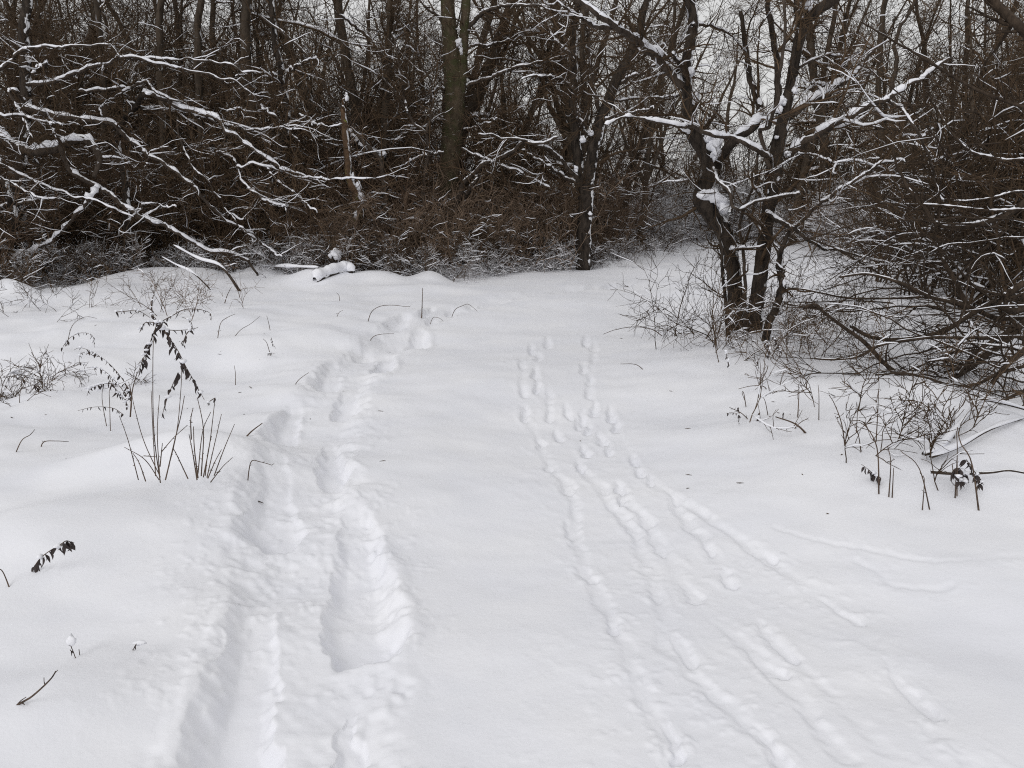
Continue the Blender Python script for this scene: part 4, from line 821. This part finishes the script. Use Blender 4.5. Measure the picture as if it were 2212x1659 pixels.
stick('dry_stick', 'dark twig end poking in at the left border above the frond', [(57, 672), (20, 645), (-15, 615)], 7, conv=lambda x, y: (x * 700 / 913 / 4, (y * 700 / 913 + 1800) / 4), seed=24)
stick('dry_stick', 'tiny upright splinter in the open snow at left', [(262, 60), (261, 40)], 7, conv=lambda x, y: (x * 700 / 913 / 4, (y * 700 / 913 + 1800) / 4), seed=25)
# right-hand sticks
for i, (pts, w, lab, nb) in enumerate([
    ([(485, 1010), (400, 965), (285, 922)], 16, 'short straight stick lying in the open snow at right', 0),
    ([(680, 1065), (650, 960), (610, 850), (580, 800)], 9, 'tall thin stalk left of the sagging one below the bush', 3),
    ([(872, 1260), (850, 1120), (810, 1010), (755, 955), (700, 975)], 9, 'long sagging stalk bent over to the left at lower right', 3),
    ([(412, 885), (414, 800), (412, 742)], 9, 'upright stalk with a hooked side shoot in front of the paired trunks', 4),
    ([(532, 890), (525, 810), (520, 745)], 8, 'plain upright twig right of the hooked stalk', 0),
    ([(255, 868), (225, 830), (195, 805)], 8, 'bent twig with a dead leaf before the paired trunks', 0),
    ([(130, 842), (110, 795), (100, 790), (118, 842)], 8, 'stalk folded to a sharp peak left of the bent twig', 0),
    ([(250, 775), (220, 755), (150, 752), (80, 768)], 9, 'thin stalk lying flat below the paired trunks', 3),
    ([(165, 945), (100, 905), (30, 870)], 9, 'leaning twig with tiny shoots left of the dark leaf tuft', 8),
    ([(365, 1005), (410, 965), (468, 928)], 8, 'jagged little twig crossing the short straight stick', 8),
    ([(739, 955), (741, 850)], 7, 'short straight peg of stem under the low bush', 0),
    ([(850, 1000), (850, 900), (855, 780)], 8, 'tall straight stem under the sweeping limbs', 2),
    ([(770, 1085), (740, 1010), (705, 950)], 8, 'slanting stem beside the sagging stalk', 2),
    ([(925, 1265), (922, 1180), (905, 1085)], 8, 'upright brown stem right of the sagging stalk', 2),
    ([(945, 1268), (938, 1205)], 8, 'short brown stem next to the upright one', 0),
    ([(1115, 1312), (1108, 1275), (1092, 1250)], 7, 'little bent stem at the edge of the lower right snow', 0),
    ([(1172, 1295), (1080, 1210), (975, 1110)], 8, 'long slanting stem at the foot of the low bush', 3),
    ([(1440, 1315), (1370, 1180), (1310, 1070), (1290, 980)], 10, 'long stem leaning left over the leaf clump at lower right', 2),
    ([(1300, 1240), (1290, 1130), (1285, 1000)], 8, 'upright stem rising from the leaf clump at lower right', 2)]):
    stick('dry_stick', lab, pts, w, conv=c6, seed=40 + i, nub=nb)
stick('lying_branch', 'long brown branch lying on the snow at the right border', [(1150, 1172), (1300, 1185), (1480, 1205), (1580, 1225), (1720, 1275)], 26, 'branch', 70, lift=.07, conv=c6, mat=M_LIMB)
stick('lying_branch', 'thick snow-covered branch lying under the drooping tree', [(1108, 1080), (1180, 1062), (1280, 1005), (1400, 955), (1500, 962), (1720, 975)], 30, 'branch', 71, lift=.06, snow=.006, conv=c6, mat=M_LIMB)
stick('lying_branch', 'second dark branch lying at the foot of the drooping tree', [(1150, 1078), (1300, 1060), (1480, 1040), (1720, 1000)], 24, 'branch', 72, lift=.05, snow=.004, conv=c6, mat=M_LIMB)
stick('arching_cane', 'dark cane arching left across the path from the thorny bush', [(1440, 725), (1410, 712), (1370, 706), (1330, 712), (1303, 722)], 13, 'cane', 73, nub=8)
stick('arching_cane', 'thin cane dipping down to the snow before the crooked trunk', [(1400, 795), (1375, 788), (1340, 786)], 9, 'cane', 74)

# ------------------------------------------------------------------ withered weeds with leaves
def leaf_mesh(seed):
    rng = np.random.default_rng(seed); n = 6; L, W = 1.0, .36
    t = np.linspace(0, 1, n); w = W * np.sin(np.clip(t * 1.05, 0, 1) * math.pi) ** .7 * (1 - .35 * t) + .01
    bend = rng.uniform(.2, .9); V = []
    for i in range(n):
        x = t[i] * L; z = -bend * t[i] ** 2 * .6
        for s, q in ((-1, .5), (-.5, .15), (0, 0), (.5, .15), (1, .5)):
            V.append((s * w[i] * .5, x, z + q * w[i] * rng.uniform(.5, 1.1)))
    F = [(i * 5 + j, i * 5 + j + 1, (i + 1) * 5 + j + 1, (i + 1) * 5 + j) for i in range(n - 1) for j in range(4)]
    return mesh_from('leaf', V, F, M_LEAF)
LEAVES = [leaf_mesh(400 + i) for i in range(5)]
CLMP = [lump_mesh(np.random.default_rng(500 + i), 1, .8, .6, nu=8, nv=6) for i in range(4)]
def weed(name, label, base, stems, sprays, conv=c5, Y=None, seed=0, stem_mm=6.5, leaf_len=.055, cat='weed'):
    """stems: traced stalks rising from the snow; sprays: drooping leafy tips (pts, leaves, leaf size, snow)"""
    rng = np.random.default_rng(seed); p0 = on_ground(*conv(*base)); root = empty(name, p0, label, cat)
    for pts, k in stems:
        y = p0[1] + rng.uniform(-.10, .10)
        q = [at(*conv(*p), y + rng.uniform(-.05, .05)) for p in pts]
        if k: q[0] = q[0] - np.array([0, 0, .05])
        P = smooth_path(np.array(q), 16); r = stem_mm / 2000 * rng.uniform(.8, 1.1); R = r * (1 - .5 * np.linspace(0, 1, 16))
        P1, R1 = grow(rng, P[None], R[None], 7, (.006, .016), (30, 60), 3, rf=.9, rmin=r * .5)
        Buf().add(tubes(P, R, 6)).add(tubes(P1, R1, 3)).obj('stem', M_STEM, root)
    for pts, nl, ls, sn in sprays:
        y = p0[1] + rng.uniform(-.12, .12)
        P = smooth_path(np.array([at(*conv(*p), y + rng.uniform(-.06, .06)) for p in pts]), 24); R = np.linspace(stem_mm / 2600, .0013, 24)
        Buf().add(tubes(P, R, 5)).obj('stem', M_STEM, root)
        for i in range(nl):
            f = (i + rng.uniform(0, .8)) / nl; k = int(f * 22); p = P[k] - p0
            o = link('leaf', LEAVES[rng.integers(5)], root, p); s = ls * .95 * rng.uniform(.6, 1.25) * (1 - .3 * f)
            o.scale = (s * rng.uniform(.8, 1.5), s, s); o.rotation_euler = (math.radians(rng.uniform(-110, -40)), rng.uniform(-.5, .5), rng.uniform(0, 6.28))
            if rng.random() < sn * .6:
                c = link('snow_clump', CLMP[rng.integers(4)], root, p + np.array([rng.uniform(-.008, .008), -.008, .006])); q = rng.uniform(.009, .019) * ls / .055; c.scale = (q, q, q * .9); c.rotation_euler = (0, 0, rng.uniform(0, 6))
    return root
weed('tall_weed', 'tallest dead weed at left, drooping blackened leaves dusted with snow', (882, 1095),
     [([(882, 1100), (860, 960), (848, 800), (845, 560), (850, 340), (872, 262)], 1), ([(908, 1085), (975, 880), (1000, 640), (1006, 470)], 1), ([(882, 1070), (800, 930), (750, 760), (720, 620)], 1), ([(880, 1095), (870, 880), (882, 665)], 1), ([(855, 1062), (845, 850), (836, 640)], 1),
      ([(910, 1082), (970, 900), (1000, 780), (1020, 668)], 1), ([(760, 1085), (710, 920), (660, 778)], 1), ([(875, 1085), (800, 1020), (688, 952)], 1), ([(892, 980), (960, 900), (1035, 832)], 0), ([(1035, 1078), (980, 1000), (955, 955)], 1), ([(800, 1092), (770, 1040), (735, 985)], 1),
      ([(720, 785), (732, 640), (760, 535)], 0), ([(885, 1060), (893, 980), (898, 930)], 0), ([(795, 1000), (860, 1005)], 0), ([(845, 240), (838, 165), (848, 112)], 0)],
     [([(872, 262), (850, 320), (820, 400), (790, 470), (762, 545)], 22, .060, .45), ([(872, 262), (930, 340), (985, 420), (1030, 510), (1075, 590), (1130, 690)], 30, .060, .5), ([(872, 268), (950, 226), (1020, 192), (1100, 190), (1160, 210), (1168, 250)], 14, .030, .9), ([(862, 262), (800, 266), (772, 318)], 9, .030, .8),
      ([(900, 302), (980, 306), (1060, 300), (1095, 290)], 7, .030, .8), ([(1008, 390), (1030, 330), (1062, 292), (1050, 252), (1005, 232)], 9, .030, .8), ([(848, 235), (840, 170), (848, 118)], 9, .025, 1.0), ([(985, 540), (945, 630), (912, 720), (895, 790)], 7, .060, .2), ([(880, 268), (905, 250), (945, 232)], 5, .050, .5), ([(870, 262), (860, 240), (825, 210)], 5, .04, .8),
      ([(640, 205), (700, 200), (760, 196), (830, 235)], 7, .030, 1.0)], seed=1)
weed('cut_weed', 'clump of bare stubby weed stems right of the tallest dead weed', (1105, 1070),
     [([(1085, 1085), (1065, 980), (1045, 880)], 1), ([(1090, 1075), (1075, 960), (1070, 838)], 1), ([(1090, 1050), (1120, 870), (1165, 758)], 1), ([(1108, 1062), (1125, 860), (1092, 678)], 1), ([(1120, 1070), (1160, 930), (1190, 678)], 1), ([(1140, 1070), (1190, 920), (1225, 768)], 1), ([(1180, 1060), (1240, 960), (1297, 825)], 1), ([(1145, 1075), (1190, 1030), (1225, 965)], 1),
      ([(1160, 1098), (1230, 1062), (1285, 1010)], 1), ([(1200, 1093), (1218, 1087)], 0), ([(1058, 910), (1055, 800), (1068, 735)], 0), ([(1130, 1060), (1150, 980), (1170, 890)], 1)], [([(1190, 680), (1165, 695), (1145, 715)], 2, .03, .2)], seed=2, stem_mm=7)
weed('drooping_weed', 'bowed weed with curled snowy leaves left of the tallest one', (605, 840),
     [([(607, 850), (606, 700), (605, 640), (625, 580)], 1), ([(592, 840), (565, 690), (572, 600)], 1), ([(722, 785), (728, 690), (712, 590)], 0)],
     [([(720, 640), (650, 540), (580, 470), (500, 420), (440, 402), (410, 415)], 18, .045, .7), ([(710, 680), (640, 590), (560, 520), (480, 512)], 14, .045, .6), ([(605, 580), (640, 630), (690, 690), (705, 745)], 12, .06, .5), ([(625, 600), (560, 605), (500, 630), (480, 670)], 9, .045, .6), ([(690, 600), (715, 640), (715, 690)], 8, .06, .3), ([(680, 770), (620, 735), (520, 730), (430, 750)], 10, .04, .5), ([(560, 455), (455, 430), (440, 480), (480, 500)], 8, .035, .8)], seed=3)
weed('sagging_weed', 'weed sagging to the snow between left edge and the bowed weed', (420, 660),
     [([(500, 912), (545, 880), (600, 850)], 1), ([(365, 360), (400, 280), (470, 232), (535, 240)], 1)],
     [([(540, 690), (470, 672), (380, 660), (280, 632), (260, 640)], 8, .045, .5), ([(520, 715), (470, 690), (430, 690)], 6, .06, .5), ([(190, 600), (240, 650), (262, 690)], 6, .055, .4), ([(270, 668), (150, 590), (60, 560), (20, 640)], 14, .05, .4), ([(240, 838), (180, 790), (60, 770), (-10, 770)], 12, .035, .4), ([(325, 690), (270, 710), (200, 770)], 7, .035, .5), ([(345, 400), (390, 345), (450, 320), (510, 335), (522, 400)], 13, .04, .8), ([(600, 870), (580, 850), (612, 842)], 3, .04, .9)], seed=4)
weed('fallen_frond', 'dark withered frond lying on the open snow at left', (195, 1615), [], [([(190, 1612), (230, 1560), (300, 1510), (360, 1490), (410, 1480)], 16, .055, .15), ([(330, 1495), (370, 1470), (405, 1490)], 7, .06, .2)], seed=5)
cD = lambda x, y: (x * 700 / 913 / 4, (y * 700 / 913 + 1800) / 4)
w_ = weed('flower_stalk', 'short dead flower stalk with a tall snow cap at lower left', (412, 1100), [([(412, 1104), (385, 1060), (368, 1020)], 1)], [([(410, 1095), (415, 1070), (412, 1040)], 2, .035, 0), ([(385, 1060), (372, 1050), (366, 1042)], 2, .03, 0)], conv=cD, seed=6, stem_mm=4)
p = at(*cD(368, 995), w_.location.y); o = link('snow_cap', CLMP[0], w_, np.array(p) - np.array(w_.location)); o.scale = (.017, .016, .034)
w_ = weed('flower_stalk', 'tiny dead flower stalk bent under a snow cap, right of its twin', (688, 1090), [([(688, 1094), (694, 1050), (708, 1020)], 1)], [([(700, 1030), (706, 1020), (712, 1012)], 3, .015, 0)], conv=cD, seed=7, stem_mm=3.5)
p = at(*cD(728, 1005), w_.location.y); o = link('snow_cap', CLMP[1], w_, np.array(p) - np.array(w_.location)); o.scale = (.022, .016, .011)
weed('leaf_tuft', 'small dark leaf tuft with jagged stem in the right snowfield', (200, 960), [([(205, 1018), (200, 930), (188, 850)], 1)], [([(200, 900), (185, 930), (175, 965)], 7, .06, .2), ([(200, 1015), (225, 1000), (262, 998)], 8, .03, .2), ([(78, 870), (84, 910), (82, 965)], 8, .03, .4), ([(15, 903), (45, 900), (75, 905)], 6, .025, .4), ([(330, 900), (322, 960), (312, 1018)], 9, .03, .4)], conv=c6, seed=8)
weed('leaf_clump', 'dark clump of wilted leaves under the leaning stem at lower right', (1310, 1285), [([(1295, 1312), (1290, 1200), (1288, 1135)], 1), ([(1270, 1260), (1262, 1180)], 0)], [([(1300, 1205), (1320, 1235), (1325, 1290)], 16, .07, .4), ([(1275, 1210), (1285, 1250), (1300, 1285)], 12, .06, .4), ([(1340, 1160), (1370, 1200), (1400, 1260), (1410, 1310)], 18, .05, .5), ([(1390, 1230), (1420, 1270), (1435, 1300)], 8, .045, .5)], conv=c6, seed=9)
weed('fallen_frond', 'withered frond lying at the foot of the sagging stalk', (865, 1262), [], [([(868, 1262), (830, 1240), (800, 1215), (760, 1185)], 16, .05, .6)], conv=c6, seed=10)
weed('snowy_weed', 'snow-laden dead weed in front of the straight dark trunk', (185, 660), [([(185, 680), (190, 640), (185, 590)], 1), ([(150, 740), (140, 700), (115, 680)], 1)], [([(190, 600), (182, 640), (190, 675)], 9, .05, .8), ([(120, 680), (150, 700), (155, 740)], 9, .04, .9), ([(230, 500), (250, 550), (235, 600)], 12, .06, .9), ([(270, 480), (300, 530), (310, 590)], 12, .05, .8), ([(10, 560), (20, 610), (30, 640)], 10, .05, .8)], conv=c6, seed=11)
weed('seed_head', 'small curled leaf in the left snowfield right of the tall weed', (525, 488), [], [([(500, 486), (525, 482), (550, 488)], 4, .04, .5), ([(525, 370), (535, 410), (560, 452)], 5, .035, .3)], conv=e3, seed=12)


# ------------------------------------------------------------------ bark bits and seeds fallen on the snow
rb = np.random.default_rng(606); bits = Buf()
for k in range(55):
    side = rb.random()
    px, py = (rb.uniform(0, 420), rb.uniform(285, 470)) if side < .45 else (rb.uniform(620, 1010), rb.uniform(330, 520)) if side < .85 else (rb.uniform(60, 960), rb.uniform(330, 480))
    p = on_ground(px, py) + [0, 0, .003]; a = rb.uniform(0, 6.28); L = rb.uniform(.006, .022)
    d = np.array([math.cos(a), math.sin(a), rb.uniform(-.1, .25)]) * L
    bits.add(tubes(np.array([p - d, p, p + d]), np.array([.0012, rb.uniform(.0018, .004), .001]), 4))
tag(bits.obj('bark_bits', M_STEM), 'scattered tiny bark bits and seeds on the open snow', 'debris', kind='stuff')
